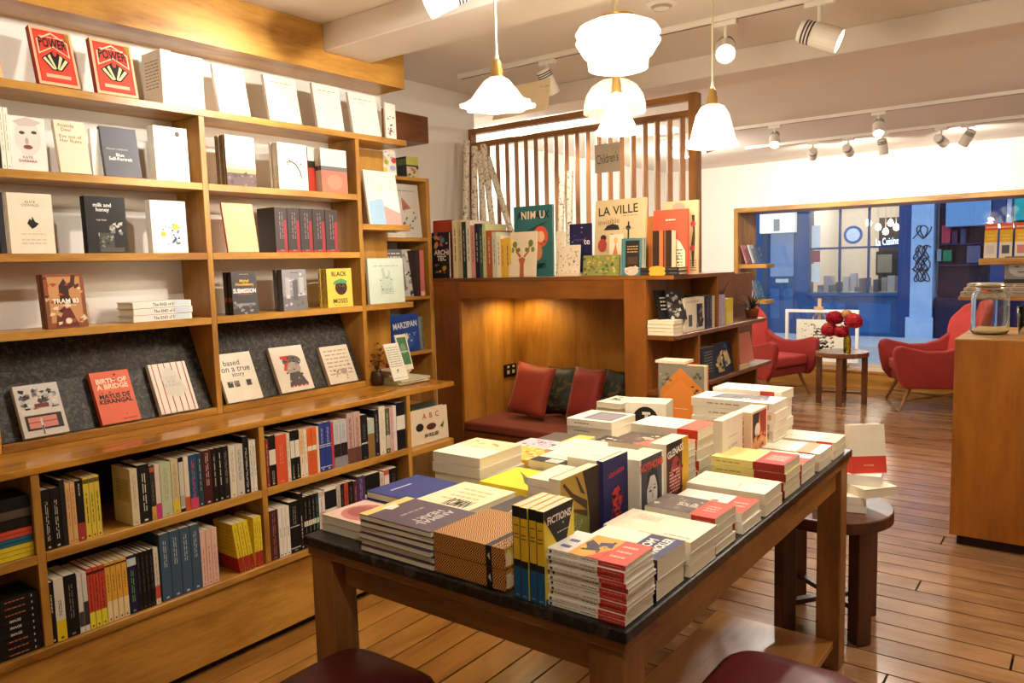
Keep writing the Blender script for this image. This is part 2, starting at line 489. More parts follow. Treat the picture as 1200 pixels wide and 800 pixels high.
# ---------------------------------------------------------------- room shell
CZ = 2.62
YW = 9.27
f = struct('floor', MB().box((-4.6, -1.9, -.12), (2.7, 9.3, -.022)), plain('#120a04', .9), 'oiled pine plank floor of the bookshop')
def plank(mb, mat, me=None):
    return mb
PW = .137
y = -1.9
meX = {}
def lay(x0, x1, y0, y1, axis):
    k = (round(x1 - x0, 3), round(y1 - y0, 3), axis)
    if k not in meX:
        w, d = (x1 - x0) / 2, (y1 - y0) / 2
        meX[k] = MB().box((-w, -d, -.022), (w, d, 0)).mesh('plank', W_FLOOR_X if axis == 'x' else W_FLOOR_Y)
    o = link('plank', meX[k], f)
    o.location = ((x0 + x1) / 2, (y0 + y1) / 2, 0)
GAP = .0085
XB, YB = -1.30, 3.26          # boards beside the bookcase run along it, the rest run across the shop
n = 0
while y < 9.25:
    x0 = XB if y < YB - .01 else -4.5
    splits = [x0, (-.9, .35, -.2, .9, -.55)[n % 5] if y < YB else (-2.4, -.6, -1.5, -3.0, -.1)[n % 5], 2.65]
    for a, b in zip(splits, splits[1:]): lay(a + GAP / 2, b - GAP / 2, y + GAP / 2, min(y + PW, 9.27) - GAP / 2, 'x')
    y += PW; n += 1
x = XB; n = 0
while x > -2.75:
    cuts = [-1.9, (.3, 1.1, -.5, .8)[n % 4], YB - .02]
    for a, b in zip(cuts, cuts[1:]): lay(x - PW + GAP / 2, x - GAP / 2, a + GAP / 2, b - GAP / 2, 'y')
    x -= PW; n += 1
struct('ceiling', MB().box((-4.6, -1.9, CZ), (2.7, 9.9, CZ + .1)), CEIL_W, 'cream painted ceiling of the bookshop')
for nm, (y0, y1, z0), lab in (('beam_near', (2.417, 2.706, 2.5), 'cream boxed ceiling beam above the display table'), ('beam_far', (4.17, 4.45, 2.5), 'cream boxed ceiling beam beyond the slatted screen'), ('beam_rear', (-.3, 0, 2.5), 'cream boxed ceiling beam behind the viewpoint')):
    tag(MB().box((-3.08 if y0 < 3 else -4.5, y0, z0), (2.6, y1, CZ)).build('trim_1', CEIL_W, bevel=.004), lab, None, None, 'structure').name = {'beam_near': 'trim_1', 'beam_far': 'trim_2', 'beam_rear': 'trim_3'}[nm]
struct('wall_left', MB().box((-3.2, -1.9, 0), (-3.08, 2.95, CZ)), WALL_W, 'white plastered wall behind the long bookcase')
struct('wall_alcove', MB().box((-3.48, 2.83, 0), (-3.36, 4.06, CZ)), WALL_W, 'white plastered wall of the alcove beside the nook')
struct('wall_stair', MB().box((-4.6, 4.0, 0), (-3.48, 4.06, CZ)), WALL_W, 'white return wall beside the slatted screen')
struct('wall_far_left', MB().box((-4.6, 4.06, 0), (-4.5, 9.3, CZ)), WALL_W, 'white side wall seen between the screen slats')
struct('wall_right', MB().box((2.6, -1.9, 0), (2.7, 9.3, CZ)), WALL_W, 'white side wall opposite the bookcase')
struct('wall_back', MB().box((-3.2, -2.0, 0), (2.7, -1.9, CZ)), WALL_W, 'white wall behind the viewpoint')
WL, WR, WT, WB = -3.585, .38, 2.105, .20
fw = MB()
fw.box((-4.6, YW, 0), (WL, YW + .12, CZ)); fw.box((WR, YW, 0), (2.7, YW + .12, CZ)); fw.box((WL, YW, WT), (WR, YW + .12, CZ))
struct('wall_front', fw, WALL_W, 'white wall above and around the shop window')
# shop window: timber surround, deep sill, glass
wn = struct('window_1', MB().box((WL, YW + .60, WT - .03), (WR, YW + .66, WT + .2)), W_CASE_X, 'wide street window in a honey timber surround')
for nm, a, b in (('jamb', (WL, YW - .02, WB), (WL + .05, YW + .62, WT - .0555)), ('jamb', (WR - .05, YW - .02, WB), (WR, YW + .62, WT - .0555)), ('head', (WL, YW - .02, WT - .055), (WR, YW + .60, WT))):
    MB().box(a, b).build(nm, W_CASE_Z if nm == 'jamb' else W_CASE_X, wn, bevel=.003)
MB().box((WL, YW - .02, WB - .03), (WR, YW + .66, WB)).build('sill', W_CASE_X, wn, bevel=.004)
MB().box((WL, YW - .01, 0), (WR, YW + .02, WB - .03)).build('riser', W_CASE_X, wn)
MB().box((WL + .05, YW + .585, WB), (WR - .05, YW + .592, WT - .055)).build('pane', glass(), wn)

# ---------------------------------------------------------------- long bookcase on the side wall
XL, XU, XWALL = -2.604, -2.88, -3.08
UPY = [.145, .96, 1.775, 2.59]
S1, S2, S3, S4 = 1.319, 1.581, 1.859, 2.151
case = thing('wall_bookcase', 'long honey plywood bookcase with white back wall above the counter', 'bookcase', (XU, .145, .917))
for u in UPY:
    MB().box((XWALL + .001, u - .0125, .9175), (XU, u + .0125, S4 - .0285)).build('upright', W_CASE_Z, case, bevel=.0015)
for s in (S1, S2, S3):
    for a, b in zip(UPY, UPY[1:]):
        MB().box((XWALL + .001, a + .0127, s - .028), (XU, b - .0127, s)).build('shelf', W_CASE_Y, case, bevel=.0015)
MB().box((XWALL + .001, .13, S4 - .028), (XU, 2.93, S4)).build('shelf', W_CASE_Y, case, bevel=.0015)
MB().box((XWALL + .001, 2.6027, S1 - .028), (XU, 2.932, S1)).build('ledge', W_CASE_Y, case, bevel=.0015)
MB().box((XWALL + .001, 2.6027, 1.69), (XU, 2.932, 1.718)).build('ledge', W_CASE_Y, case, bevel=.0015)
for a, b in zip(UPY, UPY[1:]):
    MB().box((-2.906, a + .013, .9175), (XU, b - .013, .946)).build('retaining_strip', W_CASE_Y, case, bevel=.002)
fa = MB().prism([(.0, 2.41), (2.93, 2.41), (2.93, CZ - .001), (2.708, CZ - .001), (2.708, 2.498), (2.415, 2.498), (2.415, CZ - .001), (.0, CZ - .001)], 'x', XU - .02, XU)
fa.box((XWALL + .001, 0, 2.41), (XU - .0205, 2.93, 2.425))
fa.box((XWALL + .001, 2.91, 2.4255), (XU - .0205, 2.93, 2.6))
fa.build('fascia', W_CASE_Y, case)
MB().box((XWALL + .0002, 2.6027, .918), (XWALL + .0009, 2.949, 2.12)).build('back_panel', W_CASE_Z, case)
for i, (a, b) in enumerate(zip(UPY, UPY[1:])):
    p = MB().prism([(-2.909, .948), (-2.922, .934), (-3.072, 1.278), (-3.06, 1.288)], 'y', a + .0135, b - .0135)
    tag(p.build('slate_board', SLATE), 'dark slate sloping display board, ' + ('empty one at the near end of the bookcase', 'behind the orange paperback', 'behind the white true-story paperback')[i], 'display board', 'slate boards above the counter')
low = thing('low_bookcase', 'honey plywood low bookcase under the long counter', 'bookcase', (XL, .145, 0))
for u in UPY:
    MB().box((XWALL + .02, u - .0125, .3385), (XL, u + .0125, .8925)).build('upright', W_CASE_Z, low, bevel=.0015)
for a, b in zip(UPY, UPY[1:]):
    MB().box((XWALL + .02, a + .0127, .609), (XL, b - .0127, .639)).build('shelf', W_CASE_Y, low, bevel=.0015)
pts = [(XWALL + .02, 2.6027), (XL, 2.6027), (XL, 2.89)] + [(XL - .035 + .035 * math.cos(a * R(15)), 2.89 + .035 * math.sin(a * R(15))) for a in range(1, 7)] + [(XWALL + .02, 2.925)]
MB().prism(pts, 'z', .593, .619).build('shelf', W_CASE_Y, low)
MB().box((XWALL + .02, .13, .312), (XL + .012, 2.9, .338)).build('shelf', W_CASE_Y, low, bevel=.0015)
MB().box((XL - .02, .0, .04), (XL - .0005, 2.9, .3115)).build('front_panel', W_CASE_Y, low, bevel=.002)
MB().box((XL - .07, .0, .001), (XL - .05, 2.9, .0395)).build('plinth', plain('#3a1d0a', .5), low)
MB().box((XWALL + .005, .0, .339), (XWALL + .0195, 2.9, .8925)).build('back_board', plain('#4a3220', .6), low)
tag(MB().box((XWALL + .001, .0, .893), (XL + .004, 2.918, .917)).build('counter_top', wood('#8e5210', '#d0943c', 'y', .18), bevel=.004, segs=2), 'long polished honey wood counter running below the bookshelves', 'counter')

# narrow recessed bookcase beside the nook
X2, YN = -3.10, 3.325
c2 = thing('alcove_bookcase', 'narrow honey plywood bookcase recessed between counter and nook', 'bookcase', (X2, 2.95, 0))
MB().box((-3.355, 2.951, .0), (X2, 2.971, 2.0)).build('upright', W_CASE_Z, c2, bevel=.0015)
MB().box((-3.355, 3.296, .0), (X2, 3.323, 2.004)).build('upright', W_CASE_Z, c2, bevel=.0015)
SB = [2.004, 1.666, 1.334, 1.020, .70]
for s in SB: MB().box((-3.355, 2.9715, s - .02), (X2, 3.2955, s)).build('shelf', W_CASE_Y, c2, bevel=.0015)
tag(MB().box((-3.355, 2.951, 2.205), (X2, 3.335, 2.354)).build('boxed_lintel', wood('#4e2a0e', '#7c4a1e', 'y', .4), bevel=.003), 'dark brown boxed timber over the recessed bookcase', 'timber box')

# ---------------------------------------------------------------- reading nook
NT = 1.43
XO0, XO1, XE, YBK = -2.905, -1.84, -1.722, 3.85
nook = thing('reading_nook', 'plywood reading nook with lit recess and cushioned bench', 'nook', (-2.4, YN, 0))
MB().box((-3.098, YN, 0), (XO0, YN + .02, NT - .02)).build('side_panel', W_NOOK_Z, nook, bevel=.001)
MB().box((XO1, YN, 0), (XE, YN + .02, NT - .02)).build('side_panel', W_NOOK_Z, nook, bevel=.001)
MB().box((XO0 + .0005, YN, 1.318), (XO1 - .0005, YN + .02, NT - .02)).build('top_rail', W_NOOK_X, nook)
MB().box((XO0 + .0005, YN + .003, 0), (XO1 - .0005, YN + .02, .548)).build('bench_panel', wood('#4a2208', '#7a4416', 'x', .4), nook)
MB().box((-3.355, YN + .0005, NT - .0195), (XE, 3.985, NT)).build('top_board', W_NOOK_X, nook, bevel=.002)
MB().box((XO0 - .016, YN + .021, .55), (XO0 - .0005, YBK, 1.333)).build('recess_side', W_INNER, nook)
MB().box((XO1 + .0005, YN + .021, .55), (XO1 + .016, YBK, 1.333)).build('recess_side', W_INNER, nook)
MB().box((XO0 - .016, YBK + .0005, .55), (XO1 + .016, YBK + .016, 1.333)).build('recess_back', W_INNER, nook)
MB().box((XO0 + .0, YN + .021, 1.334), (XO1 - .0, YBK, 1.349)).build('recess_ceiling', W_INNER, nook)
MB().box((XO0, YN + .021, .53), (XO1, YBK, .5495)).build('bench_board', W_NOOK_X, nook)
MB().box((XE - .016, YN + .021, 0), (XE, 4.75, NT - .02)).build('end_panel', W_NOOK_Z, nook)
dl = thing('nook_downlight', 'small warm downlight set in the nook ceiling', 'downlight', (-2.74, 3.69, 1.334))
MB().lathe([(.0, 0), (.032, 0), (.036, -.006), (.0, -.006)], 20, (-2.74, 3.69, 1.3335)).build('trim_ring', WHITE_METAL, dl)
MB().lathe([(0, 0), (.026, 0)], 20, (-2.74, 3.69, 1.326)).build('lens', glow('#ffd890', 30), dl)
lamp('SPOT', 'nook_light', (-2.74, 3.69, 1.322), 9, (1, .74, .36), (-2.72, 3.68, .6), dl, .02, 168, .6)
cu = MB()
cu.box((XO0 + .004, YN + .006, .551), (XO1 - .004, YBK - .004, .603))
tag(cu.build('bench_cushion', plain('#74301a', .85, sheen=.1), bevel=.014, segs=3, smooth=True), 'flat rust red seat cushion in the reading nook', 'cushion')
def pillow(px0, px1, z, Y, label, col, cols=None, rz=0, tilt=18, h=.31):
    x0, x1 = x_at(px0, Y, z + .15), x_at(px1, Y, z + .15)
    w = (x1 - x0)
    N = 10; vs = []; fs = []
    for side in (1, -1):
        o = len(vs)
        for i in range(N + 1):
            for j in range(N + 1):
                u, v = i / N * 2 - 1, j / N * 2 - 1
                puff = (max(0, (1 - u ** 4) * (1 - v ** 4))) ** .55
                pin = 1 - .07 * (1 - abs(u * v)) * max(abs(u), abs(v)) ** 6
                vs.append((u * w / 2 * pin, side * .046 * puff, v * h / 2 * pin))
        for i in range(N):
            for j in range(N):
                a = o + i * (N + 1) + j
                q = (a, a + N + 1, a + N + 2, a + 1)
                fs.append(q if side < 0 else q[::-1])
    mb = MB().add(vs, fs)
    o = mb.build('cushion', cols or plain(col, .6, vary=.25, scale=9, sheen=.25), None, smooth=True)
    m = o.data; bmm = bmesh.new(); bmm.from_mesh(m); bmesh.ops.remove_doubles(bmm, verts=bmm.verts, dist=.0008); bmm.to_mesh(m); bmm.free()
    o.location = ((x0 + x1) / 2, Y, z + h / 2 * math.cos(R(tilt)) + .012)
    o.rotation_euler = (R(-tilt), R(rz), 0)
    return tag(o, label, 'cushion', 'cushions on the nook bench')
floral = speckle('#10201a', '#a8782c', 16, .6, .50, .86, 'floral_cloth', .05)
pillow(601, 645, .608, 3.60, 'rust red velvet cushion nearest the wall socket', '#a03c26', rz=6)
pillow(640, 676, .608, 3.72, 'dark green floral cushion between the two red cushions', '#14241c', floral, rz=-2, h=.29)
pillow(668, 706, .608, 3.61, 'rust red velvet cushion between the two dark floral ones', '#8c2c1e', rz=3)
pillow(702, 733, .608, 3.73, 'dark floral cushion at the far end of the bench', '#14241c', floral, rz=4, h=.29)
so = thing('wall_socket', 'black double power socket on the nook side wall', 'socket', (XO0, 3.74, .85))
ya, yb = y_at(590, XO0, .85), y_at(604, XO0, .85)
MB().box((XO0, ya, .808), (XO0 + .009, yb, .885)).build('plate', plain('#120c0a', .3), so, bevel=.002)
for k in (0, 1):
    yc = ya + (yb - ya) * (.3 + .42 * k)
    MB().box((XO0 + .009, yc - .008, .863), (XO0 + .013, yc + .008, .876)).build('switch', plain('#e8e0d0', .4), so)
    MB().box((XO0 + .009, yc - .012, .826), (XO0 + .0105, yc + .012, .848)).build('outlet', plain('#cfc6b4', .4), so)

# ---------------------------------------------------------------- open shelves round the end of the nook
XR = -1.577
side = thing('side_bookshelf', 'stepped plywood bookshelf on the end of the reading nook', 'bookcase', (XR, YN, 0))
e1, e2, e3 = y_at(861, XR, NT), y_at(898, XR, 1.15), y_at(904.5, XR, .86)
Z2 = on_y(791, 394, YN).z
Z3 = on_x(904.5, 421.7, XR).z
XS = XE + .0005
MB().box((XS, YN + .0005, NT - .02), (XR, e1, NT)).build('shelf', W_NOOK_X, side, bevel=.0015)
MB().box((XS, YN + .0005, Z2 - .022), (XR, e2, Z2)).build('shelf', W_NOOK_X, side, bevel=.0015)
MB().box((XS, YN + .0005, Z3 - .022), (XR, e3, Z3)).build('shelf', W_NOOK_X, side, bevel=.0015)
MB().box((XS, YN + .0005, .45), (XR, e3 - .1, .472)).build('shelf', W_NOOK_X, side, bevel=.0015)
for px, z0, z1 in ((842, Z2, NT - .02), (820, Z3, Z2 - .022), (866, Z3, Z2 - .022), (843, .472, Z3 - .022), (887, .472, Z3 - .022)):
    yy = y_at(px, XR, (z0 + z1) / 2)
    MB().box((XS, yy - .011, z0 + .0003), (XR - .002, yy + .011, z1 - .0003)).build('upright', W_NOOK_Z, side, bevel=.001)
for yy in (3.6, e3 - .12): MB().box((XS, yy - .011, .001), (XR - .002, yy + .011, .4497)).build('upright', W_NOOK_Z, side)

# ---------------------------------------------------------------- slatted screen
YS = 3.99
scr = thing('slatted_screen', 'tall wooden slatted screen standing behind the nook books', 'screen', (-2.5, YS, NT))
MB().box((-3.33, YS + .0, 2.358), (-1.80, YS + .055, 2.393)).build('rail', W_TABLE_X, scr, bevel=.002)
MB().box((-3.33, YS + .0, 2.272), (-1.80, YS + .055, 2.304)).build('rail', W_TABLE_X, scr, bevel=.002)
MB().box((-1.799, YS - .005, .0), (-1.752, YS + .06, 2.393)).build('post', W_TABLE_Z, scr, bevel=.002)
MB().box((-3.355, YS - .0, NT - .05), (-3.331, YS + .055, 2.393)).build('post', W_TABLE_Z, scr, bevel=.002)
slat_me = MB().box((-.0125, -.03, NT - .05), (.0125, .03, 2.2715)).mesh('slat', wood('#7a4c22', '#b98250', 'z', .5), bevel=.0015)
for i in range(20):
    o = link('slat', slat_me, scr)
    o.location = (-3.285 + i * .0755, YS + .028, 0); o.rotation_euler = (0, 0, R(36))
# ---------------------------------------------------------------- display table
TX0, TX1, TY0, TY1 = -1.651, -.686, 1.232, 2.912
tb = thing('display_table', 'large oak display table with black stone top', 'table', ((TX0 + TX1) / 2, (TY0 + TY1) / 2, 0))
MB().box((TX0, TY0, .776), (TX1, TY1, TABLE_Z)).build('stone_top', STONE, tb, bevel=.003)
LW = .082
for x in (TX0 + .012, TX1 - .012 - LW):
    for y in (TY0 + .014, TY1 - .014 - LW):
        MB().box((x, y, .001), (x + LW, y + LW, .752)).build('leg', W_TABLE_Z, tb, bevel=.003)
MB().box((TX0 + .008, TY0 + .008, .7525), (TX1 - .008, TY1 - .008, .7755)).build('sub_frame', W_TABLE_X, tb, bevel=.002)
for y in (TY0 + .05, TY1 - .075): MB().box((TX0 + LW + .02, y, .672), (TX1 - LW - .02, y + .025, .752)).build('apron', W_TABLE_X, tb, bevel=.002)
for x in (TX0 + .05, TX1 - .04): MB().box((x - .012, TY0 + LW + .02, .672), (x + .012, TY1 - LW - .02, .752)).build('apron', W_TABLE_Y, tb, bevel=.002)
MB().box((-1.16, TY0 + .10, .085), (TX1 - .03, TY1 - .10, .112)).build('lower_shelf', wood('#7c4a1c', '#b67e3c', 'y', .3), tb, bevel=.002)

# ---------------------------------------------------------------- stools
def leather_stool(x, y, label):
    s = thing('leather_stool', label, 'stool', (x, y, 0), 'leather stools at the display table')
    z = .52
    prof = [(0, z + .012), (.09, z + .010), (.155, z), (.182, z - .018), (.188, z - .035), (.182, z - .05), (0, z - .05)]
    sq = lambda a, r, zz: 1 / max(abs(math.cos(a)) ** 5 + abs(math.sin(a)) ** 5, .2) ** .2 * .93 if r > .1 else 1
    MB().lathe(prof, 40, (x, y, 0), flute=sq).build('seat', plain('#5c1f22', .35, vary=.2, scale=6), s, smooth=True)
    MB().lathe([(.0, z - .051), (.17, z - .051), (.17, z - .085), (0, z - .085)], 40, (x, y, 0), flute=sq).build('seat_frame', W_DARK_X, s)
    MB().tube([(x + .186 * sq(R(a), .2, 0) * math.cos(R(a)), y + .186 * sq(R(a), .2, 0) * math.sin(R(a)), z - .044) for a in range(0, 361, 9)], .005, 6).build('piping', plain('#b08a50', .5), s, smooth=True)
    for a in (45, 135, 225, 315):
        c, q = math.cos(R(a)), math.sin(R(a))
        MB().tube([(x + c * .15, y + q * .15, z - .086), (x + c * .19, y + q * .19, .002)], .02, 8, r1=.014).build('leg', W_DARK_Z, s)
    return s
leather_stool(-1.385, 1.135, 'dark red leather stool tucked under the near edge of the display table')
leather_stool(-.545, 1.69, 'dark red leather stool beside the long edge of the display table')
def round_stool(x, y, r, h, label, legr, mats, leg_w=.05, rot=0):
    s = thing('round_stool', label, 'stool', (x, y, 0))
    MB().lathe([(0, h), (r - .004, h), (r, h - .004), (r, h - .045), (r - .012, h - .05), (0, h - .05)], 40, (x, y, 0)).build('top', mats[0], s, smooth=False)
    for k in range(4):
        a = R(rot + 90 * k); cx, cy = x + legr * math.cos(a), y + legr * math.sin(a)
        m = MB().box((-leg_w / 2, -leg_w / 2, .001), (leg_w / 2, leg_w / 2, h - .051)).build('leg', mats[1], s, bevel=.003)
        m.matrix_parent_inverse = s.matrix_basis.inverted(); m.location = (cx, cy, 0); m.rotation_euler = (0, 0, a)
    for k in range(2):
        a = R(rot + 90 * k); L = legr - leg_w / 2 - .002
        m = MB().box((-L, -.015, .10 + .022 * k), (L, .015, .12 + .022 * k)).build('stretcher', mats[1], s)
        m.location = (x, y, 0); m.rotation_euler = (0, 0, a)
    return s
round_stool(-.845, 3.195, .245, .50, 'dark wooden round stool carrying loose books behind the display table', .195, (W_DARK_X, W_DARK_Z), .062, 53)

# ---------------------------------------------------------------- sales counter
Y0C = 4.416
sc = thing('sales_counter', 'tall honey plywood sales counter with recessed plinth', 'counter', (.4, Y0C, 0))
XC = -.565
MB().box((XC, Y0C, .058), (1.9, Y0C + .02, 1.062)).build('front_panel', wood('#743c08', '#a2621a', 'z', .38, .7), sc, bevel=.001)
MB().box((XC, Y0C + .0205, .058), (XC + .02, Y0C + .75, 1.062)).build('end_panel', wood('#743c08', '#a2621a', 'z', .38, .7), sc, bevel=.001)
MB().box((XC, Y0C, 1.0625), (1.9, Y0C + .78, 1.068)).build('worktop', W_CASE_X, sc)
MB().box((XC + .03, Y0C + .04, .001), (1.9, Y0C + .06, .0575)).build('plinth', plain('#2c1408', .5), sc)

# ---------------------------------------------------------------- armchairs
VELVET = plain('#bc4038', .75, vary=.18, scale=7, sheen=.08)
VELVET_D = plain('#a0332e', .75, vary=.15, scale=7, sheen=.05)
LEGW = wood('#6a4420', '#a87840', 'z', .4)
def armchair(loc, rz, label):
    s = thing('wing_armchair', label, 'armchair', loc, 'wing armchairs by the street window', rz)
    def add(name, mb, mat, **kw):
        o = mb.build(name, mat, None, **kw); o.parent = s; return o
    w = .31
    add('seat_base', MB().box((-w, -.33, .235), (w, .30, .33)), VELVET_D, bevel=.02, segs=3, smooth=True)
    add('seat_cushion', MB().box((-w + .01, -.36, .332), (w - .01, .22, .445)), VELVET, bevel=.035, segs=4, smooth=True)
    # backrest: curved winged shell
    N, K = 12, 10; vs = []; fs = []
    for side in (0, 1):
        for j in range(K + 1):
            v = j / K; z = .33 + v * .66
            half = .30 + .045 * math.sin(v * 3.1) + .055 * max(0, v - .45) * 2 - (.09 * max(0, v - .86) / .14)
            for i in range(N + 1):
                u = i / N * 2 - 1
                wing = .20 * abs(u) ** 3 * (.35 + .65 * min(1, v * 1.6)) * (1 if v < .9 else .7)
                yy = .24 + .20 * v - wing + (.10 if side else 0) * (1 - .25 * abs(u))
                zz = z + (.035 * (1 - u * u) if j == K else 0)
                vs.append((u * half, yy, zz))
    G = (N + 1) * (K + 1)
    for j in range(K):
        for i in range(N):
            a = j * (N + 1) + i
            fs.append((a, a + 1, a + N + 2, a + N + 1)); fs.append((G + a, G + a + N + 1, G + a + N + 2, G + a + 1))
    edge = [i for i in range(N + 1)] + [(j + 1) * (N + 1) + N for j in range(K)] + [K * (N + 1) + i for i in range(N - 1, -1, -1)] + [j * (N + 1) for j in range(K - 1, 0, -1)]
    for a, b in zip(edge, edge[1:] + edge[:1]): fs.append((a, G + a, G + b, b))
    add('backrest', MB().add(vs, fs), VELVET, smooth=True, subsurf=1)
    for k in range(5):
        xx = -.10 + .05 * k
        add('channel', MB().tube([(xx, .225 + .20 * v - .012, .33 + .66 * v) for v in (.16, .35, .55, .72)], .018, 8), VELVET, smooth=True)
    for sx in (-1, 1):
        prof = [(-.40, .30), (-.43, .42), (-.45, .56), (-.43, .615), (-.37, .63), (-.28, .605), (-.15, .575), (.0, .58), (.12, .62), (.22, .70), (.34, .72), (.36, .30), (.28, .22), (-.34, .22)]
        x0, x1 = sx * (w + .005), sx * (w + .085)
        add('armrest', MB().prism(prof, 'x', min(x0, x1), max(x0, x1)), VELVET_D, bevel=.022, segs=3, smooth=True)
    for sx in (-1, 1):
        add('leg', MB().tube([(sx * .27, -.27, .234), (sx * .33, -.37, .002)], .022, 8, r1=.012), LEGW)
        add('leg', MB().tube([(sx * .27, .26, .234), (sx * .31, .38, .002)], .022, 8, r1=.012), LEGW)
    add('leg_rail', MB().tube([(-.30, -.32, .10), (.30, .33, .10)], .009, 6), LEGW)
    add('leg_rail', MB().tube([(.30, -.32, .085), (-.30, .33, .085)], .009, 6), LEGW)
    return s
armchair((-2.93, 8.42, 0), R(72), 'red velvet wing armchair beside the stepped bookshelf')
armchair((-1.26, 8.52, 0), R(-68), 'red velvet wing armchair partly behind the sales counter')
W_MID_Z = wood('#3e2012', '#7a4a2a', 'z', .35); W_MID_X = wood('#4a2818', '#8a5a38', 'x', .25)
round_stool(-2.06, 8.25, .255, .53, 'brown wooden round side table between the red armchairs', .215, (W_MID_X, W_MID_Z), .055, 8)

# flowers in a bottle on the side table
bp = Vector((-1.99, 8.17, .5305))
bt = MB().lathe([(0, 0), (.034, 0), (.036, .01), (.036, .13), (.027, .17), (.014, .20), (.013, .24), (.015, .25), (.011, .25)], 20, bp)
tag(bt.build('bottle_vase', glass('#a89018', .05, 'amber_glass', False), smooth=True), 'slim amber bottle holding peonies on the side table', 'vase')
def peony(c, r, col, col2, label, stem):
    s = thing('peony', label, 'flower', c, 'peonies in the amber bottle')
    rng = random.Random(label)
    mb = MB()
    NP = 46
    for k in range(NP):
        zz = 1 - 1.7 * (k + .5) / NP; a = k * 2.39996 + rng.uniform(-.2, .2)
        nrm = Vector((math.sqrt(max(0, 1 - zz * zz)) * math.cos(a), math.sqrt(max(0, 1 - zz * zz)) * math.sin(a), zz))
        up = Vector((0, 0, 1)) if abs(nrm.z) < .9 else Vector((1, 0, 0))
        tt = nrm.cross(up).normalized(); bb = tt.cross(nrm)
        pts = []
        for i in range(4):
            q = i / 3
            for j in (-1, 0, 1):
                wd = r * (.26 + .26 * math.sin(q * 2.4))
                pts.append(Vector(c) + nrm * (r * (.62 + .34 * q + rng.uniform(-.05, .05) - .08 * abs(j))) + bb * (r * (-.28 + .62 * q)) + tt * (wd * j))
        mb.add(pts, [(i * 3 + j, i * 3 + j + 1, i * 3 + j + 4, i * 3 + j + 3) for i in range(3) for j in range(2)], k % 2)
    for ring, (n, rr, zz, el) in enumerate(()):
        for k in range(n):
            a = 2 * math.pi * (k + .5 * (ring % 2)) / n + rng.uniform(-.15, .15)
            d = Vector((math.cos(a), math.sin(a), 0)); t = Vector((-d.y, d.x, 0)); up = Vector((0, 0, 1))
            pts = []
            for i in range(4):
                q = i / 3; wd = r * .42 * (math.sin(math.pi * (.12 + .75 * q)) + .1)
                pos = Vector(c) + d * (r * rr * math.sin(q * 1.5) * math.cos(el * q)) + up * (r * (zz * .6 + (math.sin(el * q) * .9 - .25)))
                for j in (-1, 0, 1): pts.append(pos + t * (wd * j) - d * (r * .1 * abs(j)) + up * rng.uniform(-.1, .1) * r)
            mb.add(pts, [(i * 3 + j, i * 3 + j + 1, i * 3 + j + 4, i * 3 + j + 3) for i in range(3) for j in range(2)], ring % 2)
    mb.build('petals', [plain(col, .6), plain(col2, .6)], s, smooth=True)['kind'] = 'stuff'
    MB().tube([Vector(c) - Vector((0, 0, r * .3)), (Vector(c) + Vector(stem)) / 2 + Vector((0, 0, .01)), Vector(stem)], .003, 6).build('stem', plain('#3a5a20', .6), s)
stem = (bp.x, bp.y, bp.z + .22)
for (px, py, r, c1, c2, lab) in ((978, 374, .085, '#a81830', '#c82c40', 'crimson peony at the top of the bunch'), (1000, 378, .092, '#c02434', '#e04848', 'big scarlet peony on the window side of the bunch'), (972, 388, .088, '#c82840', '#e05058', 'rose red peony low in the bunch'), (986, 390, .075, '#b01c30', '#d83a48', 'deep red peony just above the bottle neck'), (992, 369, .055, '#e8a860', '#f0c890', 'small apricot bloom crowning the bunch')):
    p = on_y(px, py, 8.17 + random.uniform(-.04, .04)); peony(p, r, c1, c2, lab, stem)

# framed drawing on an easel in the window
YF = YW + .26
a, b = on_y(921, 362, YF), on_y(1007, 362, YF)
fx0, fx1, fz1, fz0 = a.x, b.x, a.z, WB + .05
fr = thing('framed_drawing', 'white framed botanical ink drawing standing in the street window', 'picture', ((fx0 + fx1) / 2, YF, fz0))
for q0, q1, nm in (((fx0, fz0), (fx0 + .035, fz1), 'stile'), ((fx1 - .035, fz0), (fx1, fz1), 'stile'), ((fx0 + .0355, fz0), (fx1 - .0355, fz0 + .035), 'rail'), ((fx0 + .0355, fz1 - .035), (fx1 - .0355, fz1), 'rail')):
    MB().box((q0[0], YF - .02, q0[1]), (q1[0], YF + .01, q1[1])).build('frame_' + nm, plain('#f4f4f0', .4), fr)
mb = MB().box((fx0 + .13, YF - .004, fz0 + .036), (fx1 - .13, YF - .001, fz1 - .12)); mats = [plain('#ece8d4', .7)]
pw, ph = fx1 - fx0 - .26, fz1 - fz0 - .156
add_prints(mb, mats, [('d', .1, .5, .45, .9, 26, .02, ['#1c241c', '#384838']), ('d', .35, .15, .75, .85, 60, .03, ['#1a201a', '#2e3c30', '#505850', '#8a3a40']), ('l', .35, .1, .6, .8, 9, '#3a443a'), ('d', .4, .2, .6, .4, 12, .05, ['#223022'])], pw, ph, lambda a, b, n: (fx0 + .13 + a, YF - .0045 - .0002 * n, fz0 + .036 + b), random.Random(3))
mb.build('drawing', mats, fr)
MB().box((fx0 + .036, YF + .003, fz0 + .036), (fx1 - .036, YF + .005, fz1 - .036)).build('pane', glass(), fr)
es = thing('easel', 'pale wooden easel behind the framed drawing', 'easel', ((fx0 + fx1) / 2, YF + .1, WB))
cx = on_y(960, 350, YF).x
MB().box((cx - .018, YF + .012, WB), (cx + .018, YF + .035, fz1 + .13)).build('mast', plain('#d8b888', .5), es)
MB().box((cx - .05, YF - .03, fz1 + .001), (cx + .05, YF + .0115, fz1 + .035)).build('clamp', plain('#d8b888', .5), es)
